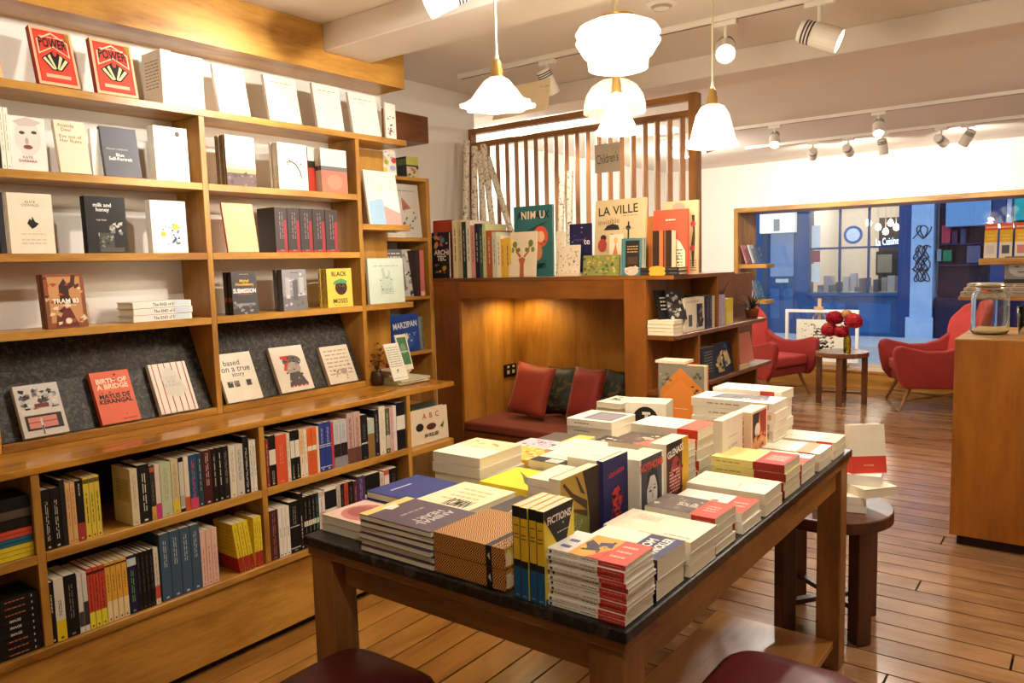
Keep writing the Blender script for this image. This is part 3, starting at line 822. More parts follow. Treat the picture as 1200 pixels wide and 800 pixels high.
MB().box((fx0 + .1, YF - .05, WB + .018), (fx1 - .1, YF + .0115, WB + .049)).build('tray', plain('#d8b888', .5), es)
for sx in (-1, 1): MB().tube([(cx + sx * .02, YF + .025, fz1), (cx + sx * .33, YF + .03, WB + .001)], .012, 6).build('leg', plain('#d8b888', .5), es)
# ---------------------------------------------------------------- pendants
def etched():
    if 'etched' in MATS: return MATS['etched']
    m, nt, b = new_mat('etched_glass'); nt.nodes.remove(b); out = nt.nodes['Material Output']
    tr = node(nt, 'ShaderNodeBsdfTransparent'); tl = node(nt, 'ShaderNodeBsdfTranslucent'); df = node(nt, 'ShaderNodeBsdfDiffuse')
    for q in (tl, df): q.inputs['Color'].default_value = lin('#f6ecd8')
    nz = node(nt, 'ShaderNodeTexNoise', Scale=40, Detail=3); nt.links.new(coords(nt), nz.inputs['Vector'])
    a = node(nt, 'ShaderNodeMixShader'); a.inputs[0].default_value = .4; nt.links.new(tl.outputs[0], a.inputs[1]); nt.links.new(df.outputs[0], a.inputs[2])
    hf = node(nt, 'ShaderNodeMath', operation='MULTIPLY'); hf.inputs[1].default_value = .75; nt.links.new(nz.outputs['Fac'], hf.inputs[0])
    c = node(nt, 'ShaderNodeMixShader'); nt.links.new(hf.outputs[0], c.inputs[0]); nt.links.new(tr.outputs[0], c.inputs[1]); nt.links.new(a.outputs[0], c.inputs[2])
    nt.links.new(c.outputs[0], out.inputs['Surface']); MATS['etched'] = m
    return m
def pendant(loc, prof, label, name='pendant_lamp', flute=None, col='#fff0d8', strength=1.0, power=14, cord_w=.004, socket=True, clear=False, below=.02, dy=0):
    s = thing(name, label, 'pendant lamp', loc, 'pendant lamps over the display table')
    x, y, z = loc
    topz = max(p[1] for p in prof); botz = min(p[1] for p in prof)
    if clear:
        mat = etched()
    else: mat = glow(col, strength)
    sh = MB().lathe(prof, 48, loc, flute=flute).build('shade', mat, s, smooth=True)
    md = sh.modifiers.new('glass_wall', 'SOLIDIFY'); md.thickness = .003
    if socket:
        MB().lathe([(0, topz + .062), (.010, topz + .062), (.016, topz + .052), (.018, topz + .03), (.021, topz + .028), (.021, topz + .006), (.026, topz + .002), (.026, topz - .006), (0, topz - .006)], 20, loc).build('socket', BRASS, s, smooth=True)
        MB().lathe([(0, topz + .062), (.009, topz + .062), (.004, topz + .09), (0, topz + .09)], 12, loc).build('cord_grip', WHITE_METAL, s)
    cz = z + topz + (.09 if socket else .05)
    MB().tube([(x, y, cz), (x, y, CZ - .012)], cord_w, 8).build('cord', plain('#efe2c0', .6), s)
    MB().lathe([(0, 0), (.05, 0), (.05, -.018), (0, -.02)], 24, (x, y, CZ - .0005)).build('ceiling_rose', WHITE_METAL, s)
    bz = z + (topz + botz) / 2
    MB().lathe([(0, .035), (.018, .03), (.03, 0), (.02, -.025), (0, -.032)], 16, (x, y, bz)).build('bulb', glow('#fff0d0', 3.0 if clear else 12), s, smooth=True)
    lamp('POINT', 'pendant_light', (x, y, z + botz - below), power, WARM, None, s, .05)
    return s
def wavy(n, amp, r0): return lambda a, r, z: 1 + (amp * math.cos(n * a) if r > r0 else amp * .25 * math.cos(n * a))
p1 = at_depth(583, 112, 2.7)
pendant(p1, [(.024, .062), (.044, .050), (.070, .018), (.092, -.012), (.112, -.026), (.126, -.030), (.124, -.040)], 'fluted frilly white glass pendant beside the paper notice', flute=wavy(8, .075, .10), power=13)
p2 = at_depth(724, 55, 2.7)
pendant(p2, [(.05, .088), (.09, .085), (.135, .065), (.148, .045), (.140, .03), (.148, .015), (.12, -.03), (.107, -.04), (.104, -.075), (.07, -.084), (0, -.088)], 'large stepped opal glass globe pendant with brass collar', strength=1.5, power=12, socket=False, below=.03)
MB().lathe([(0, .11), (.05, .11), (.066, .10), (.066, .088), (0, .088)], 28, p2).build('collar', BRASS, bpy.data.objects[[o.name for o in COL.objects if o.name.startswith('pendant_lamp')][-1]], smooth=True)
p3 = at_depth(720, 112, 3.2)
dome = [(.026 + .0, .062), (.06, .058), (.095, .035), (.118, 0), (.128, -.04), (.129, -.07)]
pendant(p3, dome, 'clear etched glass dome pendant behind the opal globe', clear=True, power=2.5)
p4 = at_depth(723, 132, 3.0)
pendant(p4, [(.022, .075), (.036, .06), (.045, .03), (.056, -.02), (.075, -.06), (.092, -.075), (.09, -.079)], 'small white bell pendant in front of the glass dome', power=9)
p5 = at_depth(835, 148, 3.2)
pendant(p5, [(.02, .09), (.048, .078), (.068, .045), (.08, 0), (.092, -.05), (.108, -.078), (.106, -.082)], 'white bell pendant hanging alone by the screen corner', power=10)

# ---------------------------------------------------------------- track spotlights
def track(x0, x1, y, label, axis='x'):
    s = thing('lighting_track', label, 'lighting track', (x0, y, CZ))
    MB().box((x0, y - .017, CZ - .028), (x1, y + .017, CZ - .0005)).build('rail', WHITE_METAL, s, bevel=.002)
    MB().box((x0 + .02, y - .006, CZ - .0295), (x1 - .02, y + .006, CZ - .0282)).build('slot', plain('#7a5438', .5), s)
track(-3.05, .9, 3.56, 'white lighting track across the ceiling above the nook')
track(-3.3, .6, 6.58, 'white lighting track across the ceiling near the window end')
track(-2.9, -.2, 7.80, 'white lighting track close to the street window')
track(-2.4, .8, 2.30, 'white lighting track above the long bookcase')
track(-2.2, 1.6, .55, 'white lighting track added above the viewpoint')  # unseen track, added to carry the fill spots
def spotlight(x, y, target, label, power, z=None, size=1.0, angle=70, color=WARM2, disc=14):
    z = CZ - .14 * size if z is None else z
    s = thing('track_spotlight', label, 'spotlight', (x, y, z), 'white track spotlights')
    d = (Vector(target) - Vector((x, y, z))).normalized()
    up = Vector((0, 0, 1)) if abs(d.z) < .95 else Vector((1, 0, 0))
    u = d.cross(up).normalized(); v = u.cross(d)
    c = Vector((x, y, z)); r, L = .042 * size, .07 * size
    def ring(prof, n=20):
        vs = []; fs = []; k = len(prof)
        for i in range(n):
            a = 2 * math.pi * i / n
            for rr, t in prof: vs.append(c + d * t + (u * math.cos(a) + v * math.sin(a)) * rr)
        for i in range(n):
            j = (i + 1) % n
            for t in range(k - 1): fs.append((i * k + t, j * k + t, j * k + t + 1, i * k + t + 1))
        return MB().add(vs, fs)
    ring([(0, -L), (r * .8, -L), (r * .92, -L * .9), (r * .92, -L * .35), (r, -L * .3), (r, L), (r * .9, L), (r * .88, L * .86)]).build('housing', WHITE_METAL, s, smooth=False)
    for k in range(3): ring([(r * .94, -L * (.78 - .16 * k)), (r * .955, -L * (.74 - .16 * k)), (r * .94, -L * (.70 - .16 * k))]).build('vent', plain('#4a4038', .5), s)
    ring([(0, L * .85), (r * .88, L * .85)]).build('lens', glow('#fff2da', disc), s)
    MB().tube([c + Vector((0, 0, r * .8)), (x, y, CZ - .05)], .008 * size, 8).build('stem', WHITE_METAL, s)
    MB().box((x - .05 * size, y - .016, CZ - .052), (x + .05 * size, y + .016, CZ - .0295)).build('adapter', WHITE_METAL, s, bevel=.002)
    if power: lamp('SPOT', 'spot_beam', c + d * (L + .004), power, color, target, s, .03, angle, .6)
    return s
S_ = spotlight
S_(-1.42, 3.56, (-.5, 1.2, 1.0), 'white track spotlight beaming towards the viewer beside the lone bell pendant', 50, size=1.1, angle=80)
S_(-1.0, 3.56, (.9, 3.9, 1.6), 'white ribbed track spotlight pointing along the counter side', 40, size=1.25, angle=90)
S_(-2.42, 3.56, (-2.3, 4.0, 1.7), 'white track spotlight over the nook behind the paper notice', 16, angle=80)
S_(-2.02, 2.30, (-3.0, 1.4, 1.9), 'white ribbed track spotlight at the top edge above the bookcase', 46, z=CZ - .10, size=1.2, angle=84)
S_(-1.25, 2.30, (-3.0, 2.25, 2.0), 'white track spotlight lighting the end of the bookcase', 72, angle=62)
S_(-.6, 2.30, (-1.1, 2.3, .8), 'white track spotlight pointing down on the display table', 40, angle=95)
S_(-1.5, .55, (-3.0, 1.0, 2.0), 'white fill spotlight added above the viewpoint facing the bookcase', 42, angle=58)  # this and the next two: unseen spots added as front fill
S_(-.3, .55, (-1.15, 1.45, .85), 'white fill spotlight added above the viewpoint facing the table', 30, angle=50)
S_(1.2, .55, (.0, 3.2, 0), 'white fill spotlight added above the viewpoint facing the floor', 26, angle=80)
S_(-2.2, 6.58, (-1.6, 4.6, .0), 'white track spotlight glowing under the mid track', 62, angle=90)
S_(-1.4, 6.58, (-1.0, 4.8, .0), 'white track spotlight at the end of the brown track slot', 66, angle=90)
S_(-2.75, 6.58, (-4.4, 5.2, 1.9), 'white track spotlight in the far cluster, turned to the screen', 60, angle=110)
S_(-2.95, 6.58, (-3.9, 9.2, 1.6), 'white track spotlight in the far cluster, turned to the wall', 30, angle=90)
S_(-2.24, 7.80, (-2.7, 9.3, 2.0), 'small white track spotlight over the drawing in the window', 30, angle=110)
S_(-1.92, 7.80, (-1.9, 9.3, 2.0), 'small white track spotlight over the side table', 55, angle=110)
S_(-1.62, 7.80, (-1.4, 8.6, .2), 'small white track spotlight over the armchair by the counter', 22, angle=90)
S_(-1.15, 7.80, (-.7, 9.3, 2.0), 'small white track spotlight at the far end of the window track', 48, angle=110)
S_(-.95, 7.80, (-2.4, 8.5, 0.2), 'last small white track spotlight on the window track', 22, angle=80)
S_(0.1, 3.56, (.0, 3.3, 0), 'white track spotlight over the floor beside the counter', 50, angle=100)
def added_flush_lamp(x, y, label, power):  # unseen lamps added to brighten behind the screen and over the counter
    s = thing('added_ceiling_lamp', label, 'added ceiling lamp', (x, y, CZ))
    MB().lathe([(0, 0), (.15, 0), (.15, -.02), (0, -.02)], 32, (x, y, CZ - .0005)).build('base', WHITE_METAL, s)
    MB().lathe([(.14, -.021), (.135, -.05), (.09, -.085), (0, -.1)], 32, (x, y, CZ)).build('diffuser', glow('#fff4e0', 4), s, smooth=True)
    lamp('POINT', 'added_ceiling_light', (x, y, CZ - .16), power, WARM2, None, s, .12)
added_flush_lamp(-3.75, 5.1, 'added round opal ceiling lamp behind the slatted screen', 50)
added_flush_lamp(-3.4, 7.4, 'added round opal ceiling lamp towards the window behind the screen', 36)
added_flush_lamp(.9, 5.6, 'added round opal ceiling lamp over the sales counter', 26)

# ---------------------------------------------------------------- notices and ceiling fittings
pn = on_y(604, 170, 3.5); q0, q1 = on_y(560, 100, 3.5), on_y(645, 92, 3.5)
c0, c1, c2_, c3 = on_y(586, 104, 3.48), on_y(645, 92, 3.48), on_y(642, 128, 3.48), on_y(577, 141, 3.48)
pts = [(p.x, p.z) for p in (c0, c1, c2_, c3)]
nb = MB().prism(pts, 'y', 3.48, 3.483); mats = [plain('#ecd8b0', .7)]
add_prints(nb, mats, [('d', .80, .90, .97, .95, 14, .007, ['#6a5a3a'])], c1.x - c0.x, .14, lambda a, b, n: (c0.x + a, 3.4795, c3.z + b + .0), random.Random(1))
tag(nb.build('paper_notice', mats), 'cream paper notice hanging behind the fluted pendant', 'notice')
s0, s1 = on_y(697, 170, 3.62), on_y(727, 203, 3.62)
sg = thing('hand_lettered_sign', 'grey card sign with handwritten lettering hanging on the slats', 'sign', (s0.x, 3.62, s1.z))
MB().box((s0.x, 3.618, s1.z + .012), (s1.x, 3.622, s0.z)).build('card', plain('#a89884', .7), sg)
mb = MB(); mats = []
add_prints(mb, mats, [('t', "Children's", .5, .5, .34, '#3a3028', 4, .86, 0)], s1.x - s0.x, s0.z - s1.z - .012, lambda a, b, n: (s0.x + a, 3.6175, s1.z + .012 + b), random.Random(1))
mb.build('lettering', mats, sg)
for k in (.15, .85): MB().tube([(s0.x + (s1.x - s0.x) * k, 3.62, s0.z), (s0.x + (s1.x - s0.x) * k, 3.62, CZ - .001)], .0012, 5).build('string', plain('#c8b898', .6), sg)
ap = on_z(775, 6, CZ - .03)
sd = thing('smoke_detector', 'round white smoke detector on the ceiling', 'smoke detector', (ap.x, ap.y, CZ))
MB().lathe([(0, -.045), (.035, -.045), (.05, -.03), (.065, -.028), (.065, 0), (0, 0)], 28, (ap.x, ap.y, CZ - .0005)).build('housing', WHITE_METAL, sd)
MB().lathe([(.036, -.046), (.046, -.036)], 28, (ap.x, ap.y, CZ - .0005)).build('vent_ring', plain('#b8b0a0', .5), sd)

# rolls of patterned paper leaning against the screen
PAT = speckle('#ece2cc', '#6a3c2a', 55, .6, .53, .60, 'patterned_paper', 0)
PAT2 = speckle('#e8dec8', '#4a4438', 65, .6, .54, .60, 'patterned_paper', 0)
rolls = [((545, 266), (547, 165)), ((556, 266), (556, 172)), ((567, 262), (562, 178)), ((577, 262), (566, 170)), ((596, 262), (572, 185)), ((657, 268), (659, 203)), ((667, 268), (668, 201))]
names = ['first', 'second', 'third', 'fourth', 'fifth']
for i, (b_, t_) in enumerate(rolls):
    yb, yt = (3.66 + .045 * i, 3.74 + .045 * i) if i < 5 else (3.80, 3.86)
    B = on_y(b_[0], b_[1], yb); Tt = on_y(t_[0], t_[1], yt)
    dirn = (Tt - B).normalized(); B = B - dirn * ((B.z - NT - .004) / dirn.z)
    o = MB().tube([B, Tt], .019, 14).build('paper_roll', PAT if i % 2 else PAT2, smooth=False)
    lab = 'patterned wrapping paper roll, %s from the alcove wall' % names[i] if i < 5 else 'patterned wrapping paper roll standing behind the teal picture book, ' + ('thinner one' if i == 5 else 'taller one')
    tag(o, lab, 'paper roll', 'wrapping paper rolls against the screen')

# ---------------------------------------------------------------- glassware on the counter
def jar(x, y, z, r, h, label):
    s = thing('glass_jar', label, 'jar', (x, y, z))
    G = glass('#f4fbf6', .02, 'jar_glass', False)
    b = MB().lathe([(0, .004), (r * .9, .004), (r, .02), (r, h * .72), (r * .95, h * .80), (r * .72, h * .86), (r * .70, h * .93), (r * .76, h * .94), (r * .76, h * .96), (r * .66, h * .96), (r * .66, h * .86), (r * .90, h * .79), (r * .945, h * .71), (r * .945, .026), (r * .86, .012), (0, .012)], 40, (x, y, z)).build('jar_body', G, s, smooth=True)
    MB().lathe([(0, h), (r * .5, h), (r * .72, h * .985), (r * .74, h * .965), (r * .74, h * .962), (0, h * .962)], 32, (x, y, z)).build('lid', plain('#d8cdb0', .25, .3), s, smooth=True)
    for k in range(2): MB().tube([(x + r * .77 * math.cos(a * R(15)), y + r * .77 * math.sin(a * R(15)), z + h * (.90 + .05 * k)) for a in range(25)], .003, 6).build('wire', plain('#c8b890', .3, .8), s)
ja = on_z(1156, 394, 1.068)
jar(ja.x, ja.y + .12, 1.068, .088, .27, 'big clear clip-top glass jar at the corner of the sales counter')
tg = MB().lathe([(0, .003), (.036, .003), (.045, .145), (.042, .145), (.034, .012), (0, .012)], 28, (ja.x + .16, ja.y + .16, 1.068))
tag(tg.build('glass_tumbler', glass('#fbf3e4', .03, 'tumbler_glass', False), smooth=True), 'clear ribbed tumbler beside the big glass jar', 'glass')
# ---------------------------------------------------------------- face-out books on the long bookcase
XB_ = XU - .018
def on_shelf(*a, **k): return face_out(*a[:3], 'x', *a[3:], **k)
POWER = [('r', .06, .05, .94, .95, '#c83a2c'), ('r', .10, .09, .90, .91, '#d8442f'), ('p', [(.12, .52), (.12, .78), (.5, .93), (.88, .78), (.88, .52), (.5, .67)], '#e8c9a4'), ('p', [(.15, .55), (.15, .765), (.5, .9), (.85, .765), (.85, .55), (.5, .69)], '#c83a2c'),
         ('t', 'POWER', .5, .735, .17, '#1e1414', 0, .68, .03), ('l', .2, .82, .8, .86, 1, '#e8c9a4'), ('p', [(.16, .45), (.5, .62), (.84, .45), (.62, .26), (.38, .26)], '#1e1818'), ('p', [(.2, .45), (.26, .48), (.46, .28), (.4, .28)], '#d8cfa0'), ('p', [(.32, .5), (.38, .54), (.49, .3), (.46, .28)], '#d8cfa0'), ('p', [(.8, .45), (.74, .48), (.54, .28), (.6, .28)], '#d8cfa0'), ('p', [(.68, .5), (.62, .54), (.51, .3), (.54, .28)], '#d8cfa0'),
         ('c', .5, .56, .05, .05, '#c83a2c'), ('r', .2, .13, .8, .19, '#e8b090'), ('p', [(.80, .95), (.94, .95), (.94, .70)], '#9a7a30')]
kwP = dict(front=POWER, spine=[('r', 0, 0, 1, 1, '#a03024')], hard=True, name='hardback_book')
on_shelf(-42, 4, (-53, 16), XB_, S4, 'red geometric hardback cut off by the near end of the top shelf', '#e6b48c', t=.026, h=.222, lean=12, **kwP)
on_shelf(47, 95, (33, 31), XB_, S4, 'red geometric POWER hardback, nearer of the two whole copies', '#e6b48c', t=.026, **kwP)
on_shelf(115, 163, (104, 45), XB_, S4, 'red geometric POWER hardback beside the white spines', '#e6b48c', t=.026, **kwP)
spine_row(S4, XU, S4 + .1, [(191, 204, .205, '#f2e8d4', [], None, {'side': [('l', .15, .3, .85, .85, 9, '#a8977c')]}), (204, 216, .20, '#f8f3e6', [], '#d8cdb8'), (216, 228, .20, '#f8f3e6', [], '#d8cdb8'), (228, 240.5, .20, '#f8f3e6', [], '#d8cdb8')], 'white group on the top shelf', depth=.14)
WHT = [('l', .18, .84, .82, .88, 1, '#8a7854'), ('l', .38, .76, .62, .79, 1, '#8a7854')]
for i, (bl, br, tl) in enumerate((((258, 294, (248, 75))), (317, 354, (308, 87)), (373, 404, (365, 97)), (415, 447, (407, 108)))):
    on_shelf(bl, br, tl, XB_, S4, 'plain white paperback leaning on the top shelf, %s from the white spines' % ORD[i], '#f4eee0', t=.016, front=WHT, group='plain white paperbacks on the top shelf')
on_shelf(453, 465, (451, 120), XB_ - .04, S4, 'slim white card with small ink flowers at the end of the top shelf', '#f4eee2', t=.012, front=[('d', .2, .15, .8, .65, 16, .12, ['#3a3434', '#8a5a6a', '#b89098'])], name='greeting_card', cat='card')
# shelf below
spine_row(S3, XU, S3 + .1, [(-6, 1, .20, '#1e1c1c', [], None), (1, 7, .20, '#f0ead8', [], '#b8ac94'), (7, 13, .20, '#f0ead8', [], '#b8ac94')], 'near-end group on the second shelf down')
on_shelf(15, 57, (11, 134), XB_, S3, 'pale paperback with a large watercolour face', '#e9e4da', t=.02, front=[('c', .5, .62, .36, .34, '#dcd4ca'), ('c', .34, .70, .08, .03, '#4a3c38'), ('c', .68, .72, .08, .03, '#4a3c38'), ('c', .46, .55, .05, .06, '#b8a098'), ('c', .48, .44, .13, .04, '#8a4a44'), ('p', [(.1, .9), (.5, 1), (.9, .92), (.7, .84), (.3, .82)], '#c8bcb0'), ('t', 'KATE', .45, .25, .05, '#a04848', 0, .4, 0), ('t', 'BARBARA', .45, .18, .05, '#a04848', 0, .6, 0)])
on_shelf(72, 108, (62, 141), XB_, S3, 'cream paperback with brown serif title and author', '#e8dabe', t=.02, front=[('t', 'Ananda\nDevi', .36, .87, .075, '#866a48', 0, .6, 0), ('t', 'Eve out of\nHer Ruins', .48, .66, .075, '#866a48', 0, .8, 0)])
on_shelf(110, 120, (108, 150), XB_ - .03, S3, 'white paperback edge between the cream and grey covers', '#f6f1e6', t=.018)
on_shelf(125, 167, (116, 148), XB_, S3, 'charcoal grey paperback with white lettering', '#5a5a64', t=.018, front=[('t', 'Noemi Lefebvre', .4, .56, .045, '#c8c4c0', 0, .62, 0), ('t', 'Blue\nSelf-Portrait', .46, .40, .075, '#f0ece4', 0, .68, .02)])
on_shelf(184, 223, (181, 146), XB_, S3, 'white paperback with a small round stamp', '#f6f2e8', n=2, t=.022, front=[('c', .70, .88, .07, .05, '#5a5654'), ('l', .2, .3, .5, .34, 1, '#e0d8c8')])
on_shelf(267, 301, (265, 157), XB_, S3, 'white paperback with a dusk skyline', '#f8f4ea', n=5, t=.0125, spine_col='#7a7040', front=[('r', 0, 0, 1, .26, '#6a5a58'), ('r', 0, .26, 1, .34, '#d8a078'), ('r', 0, .34, 1, .42, '#f0d0a8'), ('d', .0, .02, 1, .24, 12, .08, ['#5a4a4a', '#8a7470'])], spine=[('l', .2, .2, .8, .9, 1, '#4a4424', True)])
on_shelf(328, 362, (326, 166), XB_, S3, 'white paperback with a black twig drawing', '#f8f5ec', n=4, t=.0125, front=[('p', [(.35, .66), (.6, .58), (.75, .42), (.8, .25), (.77, .25), (.7, .42), (.57, .55), (.35, .62)], '#6a6862'), ('d', .3, .3, .85, .7, 12, .035, ['#6a6862']), ('d', .15, .2, .4, .4, 6, .03, ['#a8a49a'])], spine=[('l', .25, .2, .75, .5, 1, '#8a8880', True)])
on_shelf(363, 371, (361, 172), XB_ - .05, S3, 'red and black paperback peeping out behind the banded one', '#c03a28', t=.02, front=[('r', 0, .7, 1, 1, '#f2ece0'), ('r', 0, .55, 1, .7, '#2a2422')])
on_shelf(378, 408, (376, 173), XB_, S3, 'white and coral paperback with a grey band', '#f3ecdf', n=3, t=.013, front=[('r', 0, .0, 1, .5, '#d8806a'), ('r', 0, .5, 1, .6, '#7a7674'), ('l', .3, .74, .7, .77, 1, '#a89c88'), ('c', .5, .25, .3, .17, '#e0947c')], spine=[('r', 0, .5, 1, .6, '#5a5654')])
# third shelf down
on_shelf(2, 9, (0, 225), XB_, S2, 'thin dark paperback at the near end of the third shelf', '#26242a', t=.016)
on_shelf(14, 66, (10, 225), XB_, S2, 'cream paperback with a small black bird', '#eadcc4', n=2, t=.014, front=[('t', 'ALICE\nOSWALD', .5, .83, .05, '#6a5c46', 0, .5, 0), ('p', [(.4, .5), (.46, .58), (.5, .55), (.52, .62), (.58, .53), (.66, .5), (.58, .44), (.5, .41)], '#1e1a18'), ('l', .25, .3, .8, .35, 1, '#cdbfa6'), ('l', .25, .14, .8, .26, 2, '#cdbfa6')])
on_shelf(104, 151, (100, 229), XB_, S2, 'black paperback with white lowercase title', '#1e1c1e', n=3, t=.011, front=[('t', 'milk and\nhoney', .42, .80, .085, '#f0ece4', 0, .56, .02), ('t', 'rupi kaur', .38, .585, .045, '#e0dcd4', 0, .4, .0), ('d', .6, .35, .85, .52, 9, .07, ['#8a8680', '#c8c4bc']), ('r', .28, .04, .66, .36, '#4a4846'), ('r', .28, .3, .3, .36, '#b8b4ae'), ('d', .3, .1, .62, .32, 14, .06, ['#9a968e', '#6a6662', '#2a2828']), ('r', .3, .02, .9, .10, '#55514d')])
on_shelf(180, 221, (177, 234), XB_, S2, 'white paperback with a wild flower drawing', '#f6f2e8', n=3, t=.012, front=[('l', .1, .83, .8, .88, 1, '#d0d0d8'), ('d', .3, .16, .8, .55, 24, .05, ['#4a5a8a', '#7a88a8', '#5a7a6a']), ('c', .68, .50, .09, .06, '#e8c040'), ('c', .32, .36, .08, .05, '#e0b848')])
on_shelf(268, 304, (259, 238), XB_, S2, 'plain peach paperback leaning by the upright', '#f0b488', t=.012, front=[('l', .12, .84, .8, .92, 2, '#f8d8bc'), ('l', .2, .05, .75, .08, 1, '#f8d8bc')], spine_col='#e08058')
spine_row(S2, XU, S2 + .1, [(x0, x0 + 14.6, .198, '#4a4244', [(0, .05, '#b03a38')], '#8a7c7c', {'in': .02, 'extra': [('r', .70, .05, .93, .72, '#a83c44')]}) for x0 in (325.5, 340.3, 355.1, 369.9, 384.7)], 'dark set on the third shelf down')
# fourth shelf down
on_shelf(57, 104, (49, 322), XB_, S1, 'brown and orange paperback with silhouetted figures', '#8a4a2c', n=4, t=.009, front=[('r', .1, .1, .9, .95, '#c08a58'), ('p', [(.2, .45), (.36, .55), (.36, .78), (.5, .92), (.6, .78), (.6, .6), (.7, .45)], '#3c1a14'), ('p', [(.58, .7), (.75, .78), (.8, .97), (.7, .98), (.66, .85), (.55, .8)], '#4a2018'), ('p', [(.2, .02), (.25, .3), (.45, .4), (.6, .36), (.78, .02)], '#6a2a20'), ('d', .02, .05, .98, .95, 26, .09, ['#a04a2a', '#d0a070', '#4a2018', '#e0c8a8']), ('t', 'TRAM 83', .5, .50, .09, '#f4ece0', 0, .72, .03), ('l', .35, .40, .75, .43, 1, '#f0e0d0'), ('c', .52, .13, .08, .055, '#e8d8c0')], spine_col='#6a4028')
flat_stack(XU - .015, y_at(160, XU, S1), .13, y_at(228, XU, S1) - y_at(160, XU, S1), 3, .024, -90, '#f0ebe0', 'white hardback lying flat on the fourth shelf', z=S1, spine=[('t', 'The END of EDDY', .5, .42, .5, '#2a2a30', -90, .5, .01), ('r', .1, .03, .9, .3, '#c8d4dc')], hard=True, name='hardback_book', jit=.002)
on_shelf(274, 303, (272, 319), XB_, S1, 'dark grey paperback with yellow and white lettering', '#4c4a4e', n=5, t=.010, spine_col='#241a14', front=[('t', 'Michel\nHouellebecq', .5, .74, .085, '#e8b830', 0, .9, .02), ('t', 'SUBMISSION', .5, .555, .11, '#f4f0e8', 0, .92, .03), ('r', .1, .2, .9, .26, '#8a868a'), ('d', .05, .03, .95, .3, 10, .1, ['#7a7678', '#6a6668', '#9a9698']), ('l', .3, .93, .7, .96, 1, '#c0b060'), ('l', .2, .46, .8, .49, 1, '#d07a30')], spine=[('r', 0, .3, 1, .4, '#a85a2a')])
on_shelf(333, 361, (330, 316), XB_, S1, 'grey photographic paperback with a doorway', '#9a98a0', n=5, t=.011, spine_col='#5a585c', front=[('r', .0, .0, 1, .35, '#7a777c'), ('r', .12, .3, .3, .8, '#b8b4ba'), ('r', .42, .25, .62, .75, '#6a666c'), ('r', .68, .35, .88, .8, '#c0bcc2'), ('d', .05, .1, .95, .9, 18, .07, ['#6a686c', '#b8b6bc', '#d0ced2']), ('l', .35, .9, .65, .94, 1, '#3a383a')])
on_shelf(385, 414, (382, 315), XB_, S1, 'yellow paperback with a patterned head and green hat', '#ecd05a', n=4, t=.0125, front=[('t', 'BLACK', .5, .86, .12, '#4a3420', 0, .84, .02), ('t', 'MOSES', .5, .16, .12, '#4a3420', 0, .84, .02), ('c', .55, .50, .24, .19, '#4a3028'), ('p', [(.22, .58), (.3, .68), (.55, .74), (.8, .68), (.76, .6), (.5, .62)], '#5a9a68'), ('d', .36, .36, .72, .6, 16, .03, ['#8a6a4a', '#2a1a14']), ('l', .25, .04, .8, .07, 1, '#7a6430')], spine=[('l', .1, .1, .9, .9, 1, '#8a6a20', True)])
# sloping slate display
def on_slate(bl, br, tl, label, cover, **k): return face_out(bl, br, tl, 'x', -2.883, .9465, label, cover, lean=23.9, **k)
on_slate(30, 82, (16, 455), 'pale photo paperback on the slate, at the near end', '#cfc8c0', t=.022, front=[('d', .12, .5, .9, .9, 40, .09, ['#8a8680', '#b8b4ae', '#4a4846', '#dedad4', '#2a2828']), ('r', .06, .42, .94, .52, '#ded2c4'), ('r', .38, .54, .7, .62, '#7a3630'), ('r', .1, .12, .92, .41, '#2a2222'), ('r', .16, .16, .80, .37, '#d8887a'), ('r', .16, .26, .8, .28, '#a84a44'), ('r', .42, .06, .47, .34, '#d8d0c8'), ('r', .43, .03, .46, .2, '#2a2626')])
on_slate(121, 166, (106, 439), 'orange paperback with bold condensed lettering on the slate', '#e0603a', t=.022, front=[('t', 'BIRTH OF\nA BRIDGE', .5, .76, .105, '#f4ddc0', 0, .94, .03), ('t', 'MAYLIS DE\nKERANGAL', .5, .47, .095, '#2a1814', 0, .94, .03), ('d', .1, .08, .9, .95, 10, .035, ['#6a2818', '#3a1a14']), ('l', .55, .04, .9, .08, 1, '#8a3018')])
on_slate(190, 233, (177, 428), 'white paperback with thin red stripes on the slate', '#ece2d4', t=.022, front=[('r', u, 0, u + .025, 1, '#b85a50') for u in (.08, .24, .4, .58, .74, .9)] + [('p', [(.3, .35), (.25, .7), (.45, .95), (.7, .75), (.85, .4), (.6, .3)], '#ded8cc'), ('t', 'DUST\nAND\nSUNRISE', .5, .62, .07, '#b8aca0', 0, .6, 0)])
on_slate(268, 309, (261, 414), 'white paperback with a black lowercase title and tiny portraits', '#f3ecdc', t=.016, front=[('t', 'based', .40, .80, .11, '#1e1a18', 0, .6, 0), ('t', 'on a true', .47, .665, .10, '#1e1a18', 0, .8, 0), ('t', 'story', .5, .535, .10, '#1e1a18', 0, .5, 0), ('r', .13, .30, .28, .42, '#4a4644'), ('r', .32, .30, .46, .42, '#5a5652'), ('r', .66, .30, .80, .42, '#4a4644'), ('d', .14, .3, .45, .42, 8, .04, ['#b0aaa2', '#8a8680'])])
on_slate(331, 369, (319, 408), 'white paperback with a red numeral over a man in a hat', '#f0e8da', t=.022, front=[('c', .56, .66, .28, .13, '#6a6664'), ('c', .55, .5, .22, .14, '#b8b0a8'), ('p', [(.3, .12), (.4, .4), (.7, .42), (.88, .12)], '#5a5654'), ('t', '7', .38, .62, .34, '#d84a38', 0, .4, .03), ('l', .3, .06, .85, .15, 1, '#d84a38'), ('d', .3, .2, .8, .75, 16, .04, ['#3a3634', '#d8d0c6'])])
